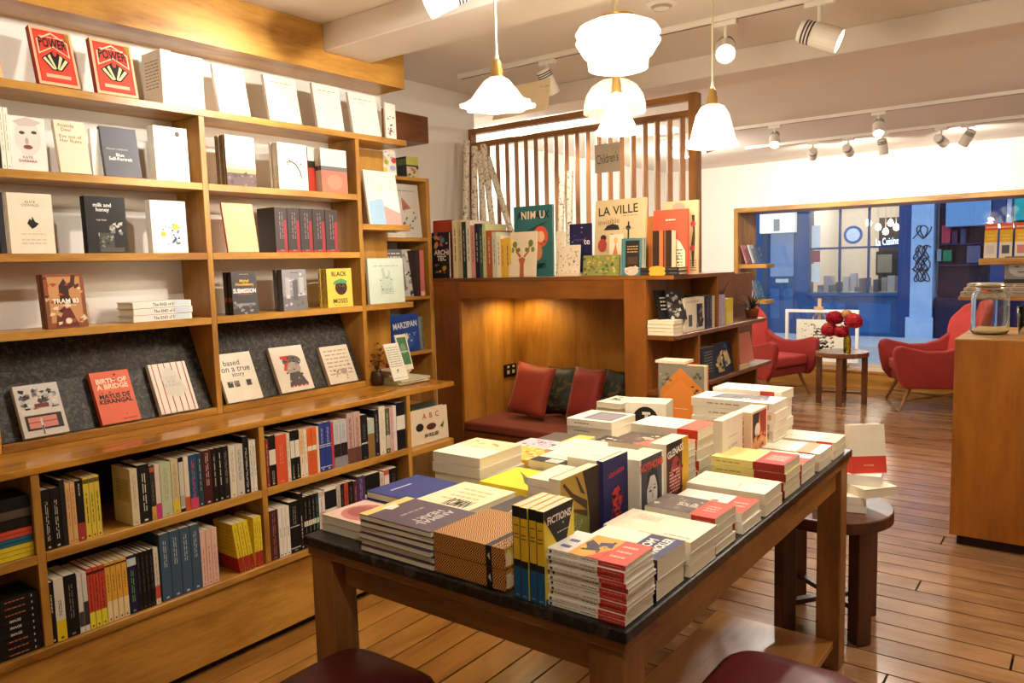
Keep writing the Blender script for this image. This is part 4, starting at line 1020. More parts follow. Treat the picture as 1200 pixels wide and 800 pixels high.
on_slate(388, 420, (376, 408), 'cream paperback covered in faint script and drawings', '#e8dcc8', t=.022, front=[('l', .1, .2, .9, .92, 7, '#b8a48c'), ('c', .6, .3, .12, .08, '#a89c90'), ('d', .1, .1, .9, .5, 10, .05, ['#b0a498', '#8a7c70'])])
# end ledges
on_shelf(434, 471, (425, 199), XB_ - .01, 1.718, 'pale picture book with a blue and pink landscape on the end ledge', '#f4efe2', t=.012, hard=True, name='picture_book', front=[('p', [(.05, .0), (.05, .42), (.5, .50), (.55, .0)], '#a8cbe8'), ('p', [(.5, 0), (.5, .35), (1, .22), (1, 0)], '#e8a8a0'), ('p', [(.45, .5), (.6, .8), (1, .55), (1, .25), (.55, .35)], '#f8f4ea'), ('d', .05, .6, .95, .92, 16, .03, ['#e8d870', '#f0c8b8', '#c8d8a0'])])
on_shelf(434, 475, (430, 303), XB_ - .01, S1, 'pale mint picture book with a rabbit line drawing', '#d4e2d4', t=.016, hard=True, name='picture_book', front=[('l', .15, .8, .85, .86, 1, '#a8bab0'), ('c', .5, .42, .18, .2, '#c6d6c8'), ('p', [(.4, .55), (.36, .78), (.44, .78), (.48, .6), (.54, .6), (.56, .74), (.62, .72), (.6, .55)], '#b8ccbe'), ('l', .32, .2, .68, .34, 4, '#8aa0a0'), ('d', .3, .3, .7, .6, 8, .025, ['#7a9098'])])
# recessed bookcase
on2 = lambda *a, **k: face_out(*a[:3], 'x', *a[3:], **k)
on2(448, 465, (446, 174), X2 - .03, 2.0045, 'white card with bright dots on top of the recessed bookcase', '#f2ede2', t=.006, name='greeting_card', cat='card', front=[('c', .35, .5, .16, .1, '#c8d840'), ('c', .85, .6, .18, .12, '#d84a40'), ('c', .2, .2, .16, .1, '#e8d860'), ('c', .75, .3, .2, .1, '#b0b8e0'), ('d', .1, .6, .9, .95, 12, .06, ['#9aa8b8', '#c8b8b0'])])
on2(477, 491, (477, 183), X2 - .02, 2.0045, 'small dark and lime picture book on top of the recessed bookcase', '#5a5a30', n=4, t=.022, front=[('r', 0, .6, 1, 1, '#b8b860'), ('r', 0, .52, 1, .6, '#2a2a22'), ('r', 0, 0, 1, .52, '#c8bca0'), ('d', 0, 0, 1, .5, 14, .12, ['#3a3430', '#b85a40', '#8a8a70'])], spine_col='#2e2c20', spine=[('r', 0, .6, 1, .9, '#6a6a30')])
on2(466, 495, (464, 227), X2 - .02, 1.6665, 'grey picture book with sketched figures in the recessed bookcase', '#c4beb4', t=.018, hard=True, name='picture_book', h=.30, lean=5, front=[('p', [(.3, .5), (.3, .75), (.65, .55)], '#a86a58'), ('d', .2, .15, .9, .6, 20, .05, ['#5a5450', '#8a8078', '#6a4a44', '#d8c070']), ('l', .2, .85, .8, .9, 1, '#8a847c')])
flat_stack(X2 - .01, 2.99, .2, .14, 2, .011, 90, '#e4e0d6', 'thin white picture book lying flat in the recessed bookcase', z=1.6665, name='picture_book', hard=True, jit=.002)
on2(452, 478, (450, 298), X2 - .03, 1.3345, 'grey magazine with a portrait leaning in the recessed bookcase', '#77777c', t=.006, lean=8, h=.27, name='magazine', cat='magazine', front=[('l', .1, .8, .9, .95, 2, '#e8e4dc'), ('r', .3, .15, .8, .5, '#c07068'), ('c', .55, .62, .2, .14, '#d8d4cc'), ('r', 0, 0, 1, .13, '#b8b8bc')])
on2(477, 489, (474, 299), X2 - .035, 1.3345, 'black and white photo magazine leaning in the recessed bookcase', '#c8c4bc', t=.006, lean=9, h=.27, name='magazine', cat='magazine', front=[('d', 0, 0, 1, 1, 18, .2, ['#2a2826', '#8a8680', '#e8e4da'])])
spine_row(1.3345, X2, 1.45, [(489, 494, .26, '#3a2a28', [], None), (494, 499, .26, '#c8706a', [(0, .1, '#e8b0a0')], None)], 'spines of the recessed bookcase', depth=.2)
on2(461, 493, (457, 370), X2 - .02, 1.0205, 'royal blue picture book with white lettering in the recessed bookcase', '#24489a', t=.012, hard=True, name='picture_book', front=[('t', 'MARZIPAN', .5, .72, .16, '#e8ecf4', 4, .86, .02), ('c', .5, .3, .3, .2, '#3a62b8'), ('d', .2, .1, .9, .5, 14, .03, ['#e8d8a0', '#a8c0e8', '#e8ecf4']), ('p', [(.48, .4), (.54, .52), (.6, .4), (.54, .3)], '#e8e0c8')])
sp_ = on2(489, 498, (487, 368), X2 - .035, 1.0205, 'grey-green spiral notebook beside the blue picture book', '#7a8a84', t=.012, lean=4, h=.19, name='notebook', cat='notebook', front=[('r', .82, .04, .9, .96, '#2a2a2a'), ('d', .8, .03, .95, .97, 12, .07, ['#2a2a2a']), ('d', .1, .1, .7, .6, 10, .1, ['#a86a50', '#4a5a70', '#c8b870'])])

# counter-end clutter: leaflets, cards, dried flowers
cz = .9175
flat_stack(-2.72, 2.56 + .09, .15, .21, 5, .004, 90, '#c8cc98', 'pale green leaflet on the counter end', z=cz, jit=.012, covers=['#c8cc98', '#e8e2cc', '#c0c890', '#f0ead8', '#d0d0a8'], name='leaflet', cat='leaflet')
flat_stack(-2.86, 2.72, .12, .15, 6, .008, 90, '#f4efe4', 'small white booklet on the counter end', z=cz, jit=.006, name='booklet', cat='booklet')
face_out(462, 479, (449, 404), 'x', -2.74, cz + .026, 'white printed card leaning on the leaflets', '#f4f0e4', t=.004, name='info_card', cat='card', front=[('l', .1, .35, .9, .92, 9, '#9aa09a'), ('d', .4, .2, .6, .3, 5, .06, ['#5a7a5a']), ('r', .05, .05, .95, .07, '#b8c8b8')])
face_out(472, 485, (462, 393), 'x', -2.85, cz + .05, 'white bordered green print leaning behind the printed card', '#ece6d4', t=.004, name='info_card', cat='card', front=[('r', .1, .15, .9, .92, '#4a7a58'), ('c', .5, .6, .25, .15, '#7aa080'), ('r', .1, .5, .9, .53, '#c8d8c0')])
book(frame((-2.985, 2.842, cz + .0005), (0, 1, 0), (-1, 0, 0), (0, 0, 1)), .05, .075, .03, '#b8342a', 'small red pocket book standing at the counter end')
fl = thing('dried_flowers', 'small dried flower bunch in a dark pot at the counter end', 'flowers', (-2.86, 2.635, cz))
MB().lathe([(0, 0), (.03, 0), (.036, .03), (.03, .065), (.026, .07), (0, .07)], 16, (-2.86, 2.635, cz)).build('pot', plain('#3a2416', .4), fl, smooth=True)
rng = random.Random(4); mb = MB()
for k in range(46):
    c = Vector((-2.86, 2.635, cz + .13)) + Vector((rng.gauss(0, .022), rng.gauss(0, .022), rng.gauss(0, .035)))
    r = rng.uniform(.006, .013)
    for t in range(4):
        a = rng.uniform(0, 6.28); d = Vector((math.cos(a), math.sin(a), rng.uniform(-.4, .8))) * r
        e = d.orthogonal().normalized() * r * .6
        mb.add([c, c + d * .6 + e, c + d, c + d * .6 - e], [(0, 1, 2, 3)], k % 3)
mb.build('blossoms', [plain('#7a4a2a', .8), plain('#c07a50', .8), plain('#3a2a20', .8)], fl)['kind'] = 'stuff'
for k in range(6):
    a = k * 1.05
    MB().tube([(-2.86, 2.635, cz + .06), (-2.86 + .02 * math.cos(a), 2.635 + .02 * math.sin(a), cz + .13)], .0016, 5).build('stem', plain('#5a4424', .8), fl)
# alphabet book on the lower ledge
face_out(482, 526, (482, 485), 'x', XL - .05, .6195, 'cream alphabet picture book on the ledge below the counter end', '#e8d8bc', t=.03, lean=3, name='picture_book', hard=True, front=[('t', 'A  B  C', .55, .80, .17, '#b84a3c', 0, .8, .02), ('c', .25, .5, .1, .12, '#2a2420'), ('c', .55, .46, .13, .1, '#5a2a24'), ('p', [(.78, .4), (.9, .55), (.86, .35)], '#5a6a30'), ('t', 'IN RELIEF', .55, .22, .11, '#2a2420', 0, .8, .03)], spine=[('c', .5, .55, .3, .1, '#8a3a2c'), ('l', .2, .75, .8, .9, 2, '#8a7a64')])
face_out(485, 513, (484, 466), 'x', XL - .12, .6195, 'teal and red picture book behind the alphabet book', '#7a8a80', t=.014, lean=2, h=.19, name='picture_book', hard=True, front=[('l', .1, .78, .95, .92, 2, '#2a6a80'), ('r', .3, .55, 1, .72, '#c05a40')])

# ---------------------------------------------------------------- spine rows under the counter
K = '#17130f'
ZM, ZL = .6395, .3385
def st_(*a): return a
spine_row(ZM, XL, ZM + .19, [
    (49, 59.5, .195, K, [], '#d8d0c0', {'ink': (.15, .8)}), (59.5, 71, .195, K, [], '#d8d0c0', {'ink': (.15, .8)}), (71, 77, .215, '#2a2420', [], None),
    (77, 83, .20, '#e8b878', [], '#b87840'), (83, 89, .20, '#e8b878', [], '#b87840'), (89, 98, .20, K, [(0, .3, '#b03a2a')], '#c8c0b0', {'ink': (.75, .95)}),
    (98, 105, .205, '#ecd048', [(.9, .97, '#6a5a20')], '#4a3c14', {'ink': (.25, .75)}), (105, 111, .205, '#ecd048', [(.9, .97, '#6a5a20')], '#4a3c14', {'ink': (.25, .75)}), (111, 117.5, .205, '#ecd048', [(.9, .97, '#6a5a20')], '#4a3c14', {'ink': (.25, .75)}),
    (153, 162, .198, '#e6d6b0', [], '#b8a680', {'side': [('r', .2, .4, .9, .8, '#cdb988'), ('l', .25, .45, .85, .75, 6, '#a8946a')]}), (162, 176, .205, '#1c1814', [], '#e8e0d0', {'ink': (.2, .85)}),
    (176, 182, .195, '#3a342e', [(0, .25, '#e0a040'), (.88, .97, '#c05a40')], '#8a8478', {'ink': (.35, .7)}), (182, 188, .195, '#ead8c4', [(0, .28, '#d03a80')], None), (188, 201, .195, '#c9d0a8', [], '#a8b088'),
    (201, 210, .20, '#d8c89a', [(0, .25, '#e8cc40')], '#b09a6a'), (210, 216, .20, K, [(.06, .92, '#d8d0c0'), (.1, .3, '#b8b0a0')], None), (216, 222, .20, '#ecdcc0', [(0, .25, '#d05a28')], None),
    (222, 232, .20, '#24507a', [(.0, .2, '#d04a70')], '#d8584a', {'ink': (.2, .9)}), (232, 238, .20, '#2a4448', [], '#a8b8a8'), (238, 249, .205, '#4a1a18', [], '#d8c0b0', {'ink': (.35, .95)}),
    (249, 255.5, .205, K, [], '#b8b0a0'), (255.5, 262, .205, K, [], '#d8d0c0'), (262, 269, .205, '#201a1a', [], '#9a948a'), (269, 277, .20, '#ece2cc', [], '#b0a48c'), (277, 286, .20, '#d8d2c6', [], '#7a746a'),
    (286, 293, .225, '#14110f', [], '#d8d2c6', {'ink': (.1, .8)}), (293, 297, .205, '#f0e8d8', [], '#a89c88'), (297, 301, .205, '#f0e8d8', [], '#a89c88')],
    'middle row below the counter, near bay')
spine_row(ZL, XL + .008, ZL + .18, [
    (57, 64, .20, K, [], '#e8e0d4', {'ink': (.5, .8)}), (64, 76, .205, '#e8e0d0', [(0, .33, '#e8c820')], '#3a3028', {'ink': (.4, .65)}), (76, 91, .205, '#151210', [], '#8a8070', {'ink': (.3, .85)}), (91, 97, .20, '#e4dcd0', [(.1, .35, '#4a4440')], None), (97, 103, .20, '#e4dcd0', [(.1, .5, '#3a3430')], None),
    (103, 110, .205, '#d04a34', [(0, .27, '#e8dc3a'), (.9, .94, '#3a1a14')], '#6a2418'), (110, 117, .205, '#d04a34', [(0, .27, '#e8dc3a'), (.9, .94, '#3a1a14')], '#6a2418'), (117, 124, .205, '#d04a34', [(0, .27, '#e8dc3a'), (.9, .94, '#3a1a14')], '#6a2418'),
    (124, 130.5, .205, '#eab040', [(0, .35, '#f0d8a0'), (.93, .96, '#4a2a10')], '#7a5014', {'ink': (.5, .8)}), (130.5, 137, .205, '#eab040', [(0, .35, '#f0d8a0'), (.93, .96, '#4a2a10')], '#7a5014', {'ink': (.5, .8)}), (137, 143.5, .205, '#eab040', [(0, .35, '#f0d8a0'), (.93, .96, '#4a2a10')], '#7a5014', {'ink': (.5, .8)}), (143.5, 150, .205, '#eab040', [(0, .35, '#f0d8a0'), (.93, .96, '#4a2a10')], '#7a5014', {'ink': (.5, .8)}),
    (150, 161, .205, '#1c1c3c', [(.82, .95, '#c8d8d0')], '#7ab070', {'ink': (.2, .75)}), (161, 166, .205, K, [], '#5a5450'), (166, 171, .205, K, [], '#5a5450'), (171, 176, .205, K, [], '#5a5450'), (176, 181, .205, K, [], '#5a5450'), (181, 187, .205, '#e4dac4', [(0, .1, '#e8dcc8'), (.1, .33, '#d04a3a')], '#a89c84'),
    (189, 201, .245, '#3e5468', [], '#b8c0c8', {'ink': (.5, .9)}), (201, 213, .245, '#3e5468', [], '#b8c0c8', {'ink': (.5, .9)}), (213, 225, .245, '#3e5468', [], '#b8c0c8', {'ink': (.5, .9)}), (225, 236, .245, '#3e5468', [], '#b8c0c8', {'ink': (.5, .9)}),
    (236, 242.5, .21, '#e8bca8', [], '#b87a70', {'ink': (.1, .7)}), (242.5, 249, .21, '#e8bca8', [], '#b87a70', {'ink': (.1, .7)}), (249, 256, .21, '#e8bca8', [], '#b87a70', {'ink': (.1, .7)}),
    (280, 286, .20, '#e8cc30', [(0, .3, '#a02420')], '#a08018', {'tilt': 7, 'side': [('r', 0, 0, 1, .3, '#a02420'), ('l', .1, .4, .9, .9, 7, '#d0b028')]}), (286.3, 292, .20, '#e8cc30', [(0, .3, '#a02420')], '#a08018', {'tilt': 7}), (292.3, 298, .20, '#e8cc30', [(0, .3, '#a02420')], '#a08018', {'tilt': 7}),
    (298.5, 303, .20, '#e8cc30', [(0, .3, '#a02420')], '#a08018'), (303, 308, .20, '#e8cc30', [(0, .3, '#a02420')], '#a08018')],
    'bottom row below the counter, near bay')
spine_row(ZM, XL, ZM + .19, [
    (312, 316, .195, '#8a3a30', [], '#c8a090'), (316, 324, .205, K, [(.42, .72, '#ece2cc')], '#c8c0b0', {'ink': (.08, .3)}), (324, 337, .20, '#e05a34', [], '#e88a6a', {'ink': (.4, .8)}), (337, 341, .20, '#e8dcc4', [], '#9a907c'), (341, 346.5, .205, K, [(.45, .8, '#ece2cc')], '#b0a898', {'ink': (.05, .3)}), (346.5, 352, .205, K, [(.45, .8, '#ece2cc')], '#b0a898', {'ink': (.05, .3)}),
    (352, 357, .20, '#ecc494', [(.0, .5, '#f0dcc0')], '#c87a50'), (357, 361, .20, '#f0e4cc', [], '#a89c84'), (361, 366.5, .20, '#e4682e', [(.52, .62, '#f4e8d8')], '#b84a1c', {'ink': (.1, .45)}), (366.5, 372, .20, '#e4682e', [(.52, .62, '#f4e8d8')], '#b84a1c', {'ink': (.1, .45)}), (372, 375, .20, '#ead8b8', [], None),
    (375, 382, .21, '#2c3c8c', [(.5, .515, '#d8dcec'), (.54, .555, '#d8dcec'), (.08, .095, '#d8dcec')], '#b8c0dc', {'ink': (.58, .9)}), (382, 389, .21, '#2c3c8c', [(.5, .515, '#d8dcec'), (.54, .555, '#d8dcec'), (.08, .095, '#d8dcec')], '#b8c0dc', {'ink': (.58, .9)}), (389, 392, .205, '#c8404a', [], None),
    (392, 400, .205, '#c8c8cc', [(0, .22, '#8a8a92'), (.22, .5, '#2a1c1a')], '#6aa0a0', {'ink': (.6, .92)}), (400, 408, .205, '#c8c8cc', [(0, .22, '#8a8a92'), (.22, .5, '#2a1c1a')], '#a08ab0', {'ink': (.6, .92)}), (408, 416, .225, '#c8a49c', [(.0, .3, '#6a4038')], '#5a3a34'), (416, 424, .225, '#c8a49c', [(.0, .3, '#6a4038')], '#5a3a34'),
    (424, 432, .205, '#1c1a1c', [(.35, .38, '#d8d4cc')], '#6a6864', {'ink': (.45, .8)}), (432, 440, .18, '#b8c8bc', [(0, .62, '#8a6a3a')], None), (440, 445.5, .215, '#201a24', [], '#a89aa0'), (445.5, 453, .225, '#e8dcc8', [], '#c8bca4'), (453, 458, .21, '#4a5a3a', [(.1, .4, '#c8c0a8')], '#c8d0a8'), (458, 462, .21, '#e0b0b4', [], '#a87a84'), (462, 466, .215, '#e8dcd0', [], None), (466, 476, .225, '#16161a', [(.42, .72, '#ece6d8')], None)],
    'middle row below the counter, far bay')
spine_row(ZL, XL + .008, ZL + .2, [
    (317, 327, .205, '#4a2020', [], '#9a6a60', {'ink': (.1, .95)}), (327, 331.5, .205, '#ece4d4', [], '#5a544c', {'ink': (.4, .6)}), (331.5, 336, .205, '#ece4d4', [], '#5a544c', {'ink': (.4, .6)}), (336, 340.5, .205, '#ece4d4', [], '#5a544c', {'ink': (.4, .6)}), (340.5, 352, .215, '#161214', [(.5, .52, '#c8c0b4'), (.08, .1, '#c8c0b4')], '#8a847c', {'ink': (.55, .9)}), (352, 357, .24, '#1a1816', [], '#d0c8bc', {'ink': (.2, .6)}),
    (357, 362, .22, K, [(.42, .52, '#d8d0b8')], '#7a746a'), (362, 366.5, .22, K, [(.42, .52, '#d8d0b8')], '#7a746a'), (366.5, 371, .22, K, [(.42, .52, '#d8d0b8')], '#6a8a88'), (371, 375, .22, '#20302e', [(.42, .52, '#a8d0b8')], '#6a8a88'), (375, 382, .22, '#d8c0b0', [(.6, .9, '#f0e8dc')], '#8a4a40'),
    (382, 396, .225, '#ece4d4', [(.6, .95, '#141214')], None), (396, 401, .225, '#c8b8a8', [], '#6a5a50'), (401, 405, .225, K, [], '#6a645a'), (405, 410, .225, '#b8402c', [], '#3a1410'), (410, 416, .225, K, [], '#7a6a60'), (416, 421, .22, '#5a2a34', [], '#b08a90'), (421, 429, .235, '#4a3060', [], '#a88ac0', {'ink': (.1, .95)}), (429, 447, .23, '#e4dcc8', [(.0, .25, K), (.62, 1, '#14110f')], None), (447, 452, .22, '#d8c8b8', [], '#8a5a50'), (452, 458, .225, '#c85a40', [(.5, .9, '#e8d8c8')], None), (458, 468, .225, K, [], '#5a544c')],
    'bottom row below the counter, far bay')
# flat piles in the bay cut by the edge of the view
yb0, yb1 = y_at(-24, XL, ZM + .05), .945
zz = ZM
for i, (t, cv, nm) in enumerate(((.013, '#ecd232', 'bottom yellow'), (.013, '#ecd232', 'middle yellow'), (.013, '#ecd232', 'upper yellow'), (.010, '#2a6a86', 'lower teal'), (.010, '#2a6a86', 'upper teal'), (.011, '#d8523a', 'lower red'), (.011, '#d8523a', 'upper red'), (.032, '#17130f', 'lower thick black'), (.026, '#5a4c40', 'brown'), (.036, '#100e0e', 'topmost thick black'))):
    flat_stack(XL - .012, yb0, .14, yb1 - yb0, 1, t, -90, cv, nm + ' book in the flat pile beyond the near upright', z=zz, jit=0, group='pile of flat books beyond the near upright')
    zz += t + .0018
zz = ZL
for i in range(9):
    t = .021
    z0 = zz
    cx_, cy_ = XL - .012 - .07, (yb0 + yb1) / 2
    ink = '#e8dcc8' if 3 <= i <= 5 else '#c87040'
    txt = 'IMAGE' if 3 <= i <= 5 else None
    # spine to the room
    L = yb1 - yb0
    ez = Vector((0, -1, 0)); ey = Vector((0, 0, -1)); ex = ey.cross(ez)
    org = Vector((XL - .006, yb1 - .004, z0 + t))
    sp = [('t', txt, .5, .45, .42, ink, -90, .36, .02)] if txt else [('l', .25, .25, .75, .62, 1, ink, True)]
    sp += [('c', .5, .12, .22, .012, '#c8c4bc')]
    book(frame(org, ex, ey, ez), .14, L, t - .0018, '#14110f', 'black book lying flat, %s from the top of the bottom pile beyond the upright' % ORD[8 - i], spine=sp, group='black books in the bottom pile')
    zz += t
# ---------------------------------------------------------------- woven cloth pattern for two hardbacks
def woven_mat():
    m, nt, b = new_mat('woven_cloth'); b.inputs['Roughness'].default_value = .6
    tc = node(nt, 'ShaderNodeTexCoord'); sp = node(nt, 'ShaderNodeSeparateXYZ'); nt.links.new(tc.outputs['Object'], sp.inputs[0])
    def mth(op, a, b_=None):
        n = node(nt, 'ShaderNodeMath', operation=op)
        for i, q in enumerate((a, b_)):
            if q is None: continue
            if isinstance(q, (int, float)): n.inputs[i].default_value = q
            else: nt.links.new(q, n.inputs[i])
        return n.outputs[0]
    u = mth('ADD', sp.outputs['X'], sp.outputs['Y'])
    tri = mth('PINGPONG', mth('MULTIPLY', u, 1.0), .013)
    ph = mth('FRACT', mth('MULTIPLY', mth('ADD', tri, sp.outputs['Z']), 150.0))
    st = mth('GREATER_THAN', ph, .48)
    mx = node(nt, 'ShaderNodeMix', data_type='RGBA'); mx.inputs['A'].default_value = lin('#1c1008'); mx.inputs['B'].default_value = lin('#d89238')
    nt.links.new(st, mx.inputs['Factor']); nt.links.new(mx.outputs['Result'], b.inputs['Base Color'])
    return m
WOVEN = woven_mat()
# ---------------------------------------------------------------- books on the display table
FS = flat_stack
CREAM, IVORY = '#efe2c4', '#f4ecd8'
RED = '#d8432e'
# along the room-side edge, from the near corner
FS(-.694, 1.249, .181, .119, 11, .0094, 180, '#f1e6d4', 'white paperback with orange art and red band', front=[('r', 0, 0, 1, .34, '#e2503a'), ('r', 0, .34, 1, .72, '#eaa43a'), ('r', 0, .72, 1, 1, '#ece4da'), ('p', [(.55, .36), (.8, .4), (.7, .56), (.5, .52)], '#3a3058'), ('p', [(.35, .44), (.6, .55), (.75, .68), (.55, .7), (.4, .62), (.25, .66)], '#2a2030'), ('d', .25, .4, .8, .7, 10, .06, ['#5a3040', '#2a2434', '#e8c060']), ('l', .15, .1, .85, .28, 3, '#f0b8a0', True), ('l', .1, .78, .7, .9, 2, '#5a5a7a', True), ('p', [(0, .34), (.5, .34), (0, .5)], '#e2503a')],
   spine=[('r', 0, .0, 1, .33, '#c8372a'), ('l', .3, .36, .75, .55, 1, '#5a4a40', True), ('l', .3, .6, .7, .9, 1, '#b8a898', True), ('r', .2, .93, .8, .96, '#3a3038'), ('l', .35, .05, .65, .28, 1, '#e8a090', True)])
FS(-.697, 1.382, .195, .132, 2, .043, 180, IVORY, 'thick white paperback with navy title block', front=[('r', 0, .0, 1, .42, '#2c2c5a'), ('t', 'TOM', .55, .31, .12, '#f0ece0', 0, .55, .03), ('t', 'WINCKLER', .52, .16, .12, '#f0ece0', 0, .85, .03), ('l', .2, .6, .24, .9, 1, '#8a8070', True)], spine=[('r', 0, .0, 1, .42, '#16162c')])
FS(-.692, 1.530, .222, .142, 3, .0255, 180, '#f0e2c6', 'thick cream paperback with a slim orange line', front=[('l', .55, .55, .85, .85, 5, '#d8b898', True), ('l', .12, .05, .17, .35, 1, '#a83a2a', True), ('r', .02, .02, .04, .6, '#e0a850')], spine=[('r', .2, .1, .8, .14, '#b8402c')])
FS(-.700, 1.690, .186, .126, 4, .0205, 180, '#eadfc8', 'dark photo paperback with red band', front=[('r', 0, 0, 1, .36, '#dc4a36'), ('r', 0, .36, 1, 1, '#5a4c46'), ('d', .1, .4, .9, .95, 22, .08, ['#8a7a6a', '#3a302c', '#c8b8a0', '#6a5a52']), ('t', 'SOLEIL', .5, .52, .2, '#d8ccb4', -90, .3, .02), ('l', .3, .1, .7, .28, 3, '#f0c0b0', True)], spine=[('r', 0, 0, 1, .33, '#c83a2a'), ('l', .3, .06, .7, .28, 1, '#e09080', True)])
FS(-.693, 1.852, .205, .135, 2, .026, 180, '#f6eedc', 'white paperback with small emblem and red band', front=[('r', 0, 0, 1, .30, '#dc4a36'), ('c', .5, .48, .09, .05, '#8a7c6a'), ('l', .3, .68, .36, .92, 1, '#a89c88', True), ('l', .3, .06, .7, .24, 2, '#f0b0a0', True)], spine=[('r', 0, .1, 1, .3, '#b8402c'), ('r', 0, .3, 1, .6, '#6a8a7a')])
FS(-.696, 2.012, .225, .142, 2, .031, 180, '#f2e4c8', 'thick cream paperback without a band', front=[('l', .35, .7, .45, .95, 1, '#a8987c', True), ('l', .6, .1, .7, .3, 1, '#b8a88c', True), ('l', .25, .35, .5, .42, 1, '#d8c8a8')])
FS(-.700, 2.196, .222, .146, 4, .0235, 180, '#efdf8c', 'lemon yellow paperback with deep red band', front=[('r', 0, 0, 1, .40, '#b83430'), ('r', .25, .05, .75, .33, '#d86a5a'), ('l', .3, .08, .7, .3, 3, '#e8b0a0', True)], spine=[('r', 0, 0, 1, .42, '#a02a22'), ('l', .3, .6, .7, .95, 1, '#b8a040', True)])
FS(-.700, 2.37, .215, .142, 2, .030, 180, '#f2e6cc', 'ivory paperback with wide scarlet jacket', front=[('r', 0, .0, .62, 1, '#d04a3a'), ('l', .2, .1, .4, .4, 2, '#e8a090', True)], spine=[('r', 0, 0, 1, .2, '#a82a20')])
FS(-.698, 2.54, .225, .145, 2, .029, 180, '#f4e6cc', 'ivory paperback with a narrow red band', front=[('r', 0, .14, 1, .34, '#e08a6a')], spine=[('r', 0, .08, 1, .30, '#d0462c')])
FS(-.698, 2.715, .225, .145, 2, .029, 180, '#f0dcc0', 'blush paperback nearest the far table corner', front=[('r', 0, 0, 1, .25, '#ecb8a0'), ('l', .3, .4, .5, .8, 1, '#c8a88c', True)], spine=[('r', 0, .05, 1, .28, '#d85a3c')])

# upright books facing the long edge
def stand(x, y0, y1, h, t, cover, label, n=1, rot=0, **k):
    for i in range(n):
        lab = label if n == 1 else (label + ', front copy' if i == 0 else label + ', %s copy back' % ORD[i])
        M = Matrix.Translation(Vector((x - i * (t + .0022), y0 + (0, .003, .001, .004)[i % 4], TABLE_Z + .0005))) @ Matrix.Rotation(R(90 + rot), 4, 'Z')
        k2 = dict(k)
        if i: k2['front'] = ()
        if n > 1: k2['group'] = 'copies of the yellow and black paperback'
        book(M, y1 - y0, h, t, cover, lab, **k2)
FIC = [('p', [(0, 1), (1, 1), (.62, .44)], '#232120'), ('p', [(0, 1), (.62, .44), (0, .92)], '#232120'), ('t', 'FICTIONS', .50, .88, .085, '#f4ecd8', 0, .78, .03), ('l', .42, .70, .82, .73, 1, '#d8d0b8'), ('r', .6, .79, .63, .81, '#d8d0b8'), ('r', 0, 0, 1, .06, '#1f5c80')]
stand(-.876, 1.240, 1.352, .197, .0190, '#ecd03c', 'yellow and black paperback standing on edge', n=4, front=FIC, spine=[('r', 0, .88, 1, 1, '#1c1a18'), ('r', 0, .42, 1, .88, '#eab824'), ('r', 0, .34, 1, .42, '#1c1a18'), ('r', 0, 0, 1, .34, '#1a5478'), ('l', .2, .78, .8, .81, 1, '#3a2c10'), ('l', .2, .64, .8, .72, 2, '#5a4618'), ('l', .25, .02, .75, .05, 1, '#7ab0c8'), ('r', 0, 0, .09, 1, '#3a2c14')])
stand(-.968, 1.440, 1.612, .200, .032, '#a89a50', 'olive green paperback with a dark bare tree', front=[('r', 0, .5, 1, 1, '#b8923c'), ('r', .0, .0, 1, .5, '#8f9048'), ('p', [(.70, 0), (1, 0), (1, 1), (.55, 1), (.66, .7), (.72, .4)], '#3c2c20'), ('p', [(.66, .62), (.3, .78), (.08, .95), (.05, .92), (.28, .72), (.66, .5)], '#4a3626'), ('p', [(.62, .7), (.42, .95), (.36, .98), (.5, .75)], '#4a3626'), ('p', [(.66, .5), (.2, .62), (.18, .6), (.66, .42)], '#54402a'), ('t', 'DANS LA\nFORET\nTEXTE\nLUNE', .32, .28, .075, '#d8d0a0', 0, .5, .0), ('l', .12, .04, .6, .09, 1, '#d0c890')], spine=[('r', 0, 0, 1, 1, '#e8dcc0'), ('l', .3, .2, .7, .8, 1, '#8a8068', True)])
stand(-.960, 1.618, 1.744, .205, .018, '#28285e', 'dark blue paperback with a red printed face', front=[('t', 'LOLA LAFON', .52, .80, .06, '#e8503c', 4, .6, .02), ('d', .28, .2, .78, .62, 30, .07, ['#8a2634', '#5a2040', '#a83038']), ('p', [(.34, .5), (.42, .6), (.6, .62), (.72, .5), (.68, .34), (.54, .2), (.4, .32)], '#d8403a'), ('c', .42, .51, .07, .022, '#1c1840'), ('c', .63, .53, .07, .022, '#1c1840'), ('p', [(.5, .5), (.56, .5), (.58, .38), (.5, .38)], '#a02c38'), ('c', .53, .3, .09, .018, '#1c1840'), ('d', .32, .2, .74, .62, 26, .045, ['#1c1840', '#28285e', '#b83040', '#e85a48']), ('l', .48, .05, .6, .07, 1, '#f0ece0')])
stand(-.930, 1.752, 1.890, .182, .060, '#f0e6d0', 'white bordered paperback with a grey woman portrait', front=[('r', .06, 0, .92, 1, '#4a484c'), ('t', 'NOTHOMB', .5, .86, .12, '#e8502e', 0, .96, .03), ('c', .5, .44, .22, .28, '#e0d8cc'), ('p', [(.28, .5), (.3, .74), (.5, .82), (.7, .76), (.8, .5), (.86, .1), (.74, .05), (.72, .5), (.62, .70), (.42, .70)], '#26221f'), ('c', .42, .48, .05, .016, '#2a2422'), ('c', .6, .5, .05, .016, '#2a2422'), ('p', [(.36, .53), (.46, .55), (.46, .54), (.36, .52)], '#4a3c34'), ('p', [(.55, .56), (.66, .55), (.66, .54), (.55, .55)], '#4a3c34'), ('p', [(.49, .48), (.52, .48), (.54, .37), (.48, .37)], '#c0b4a6'), ('c', .47, .29, .07, .016, '#8a4038'), ('p', [(.3, .05), (.36, .18), (.6, .18), (.9, .0), (.2, 0)], '#1e1a1c')])
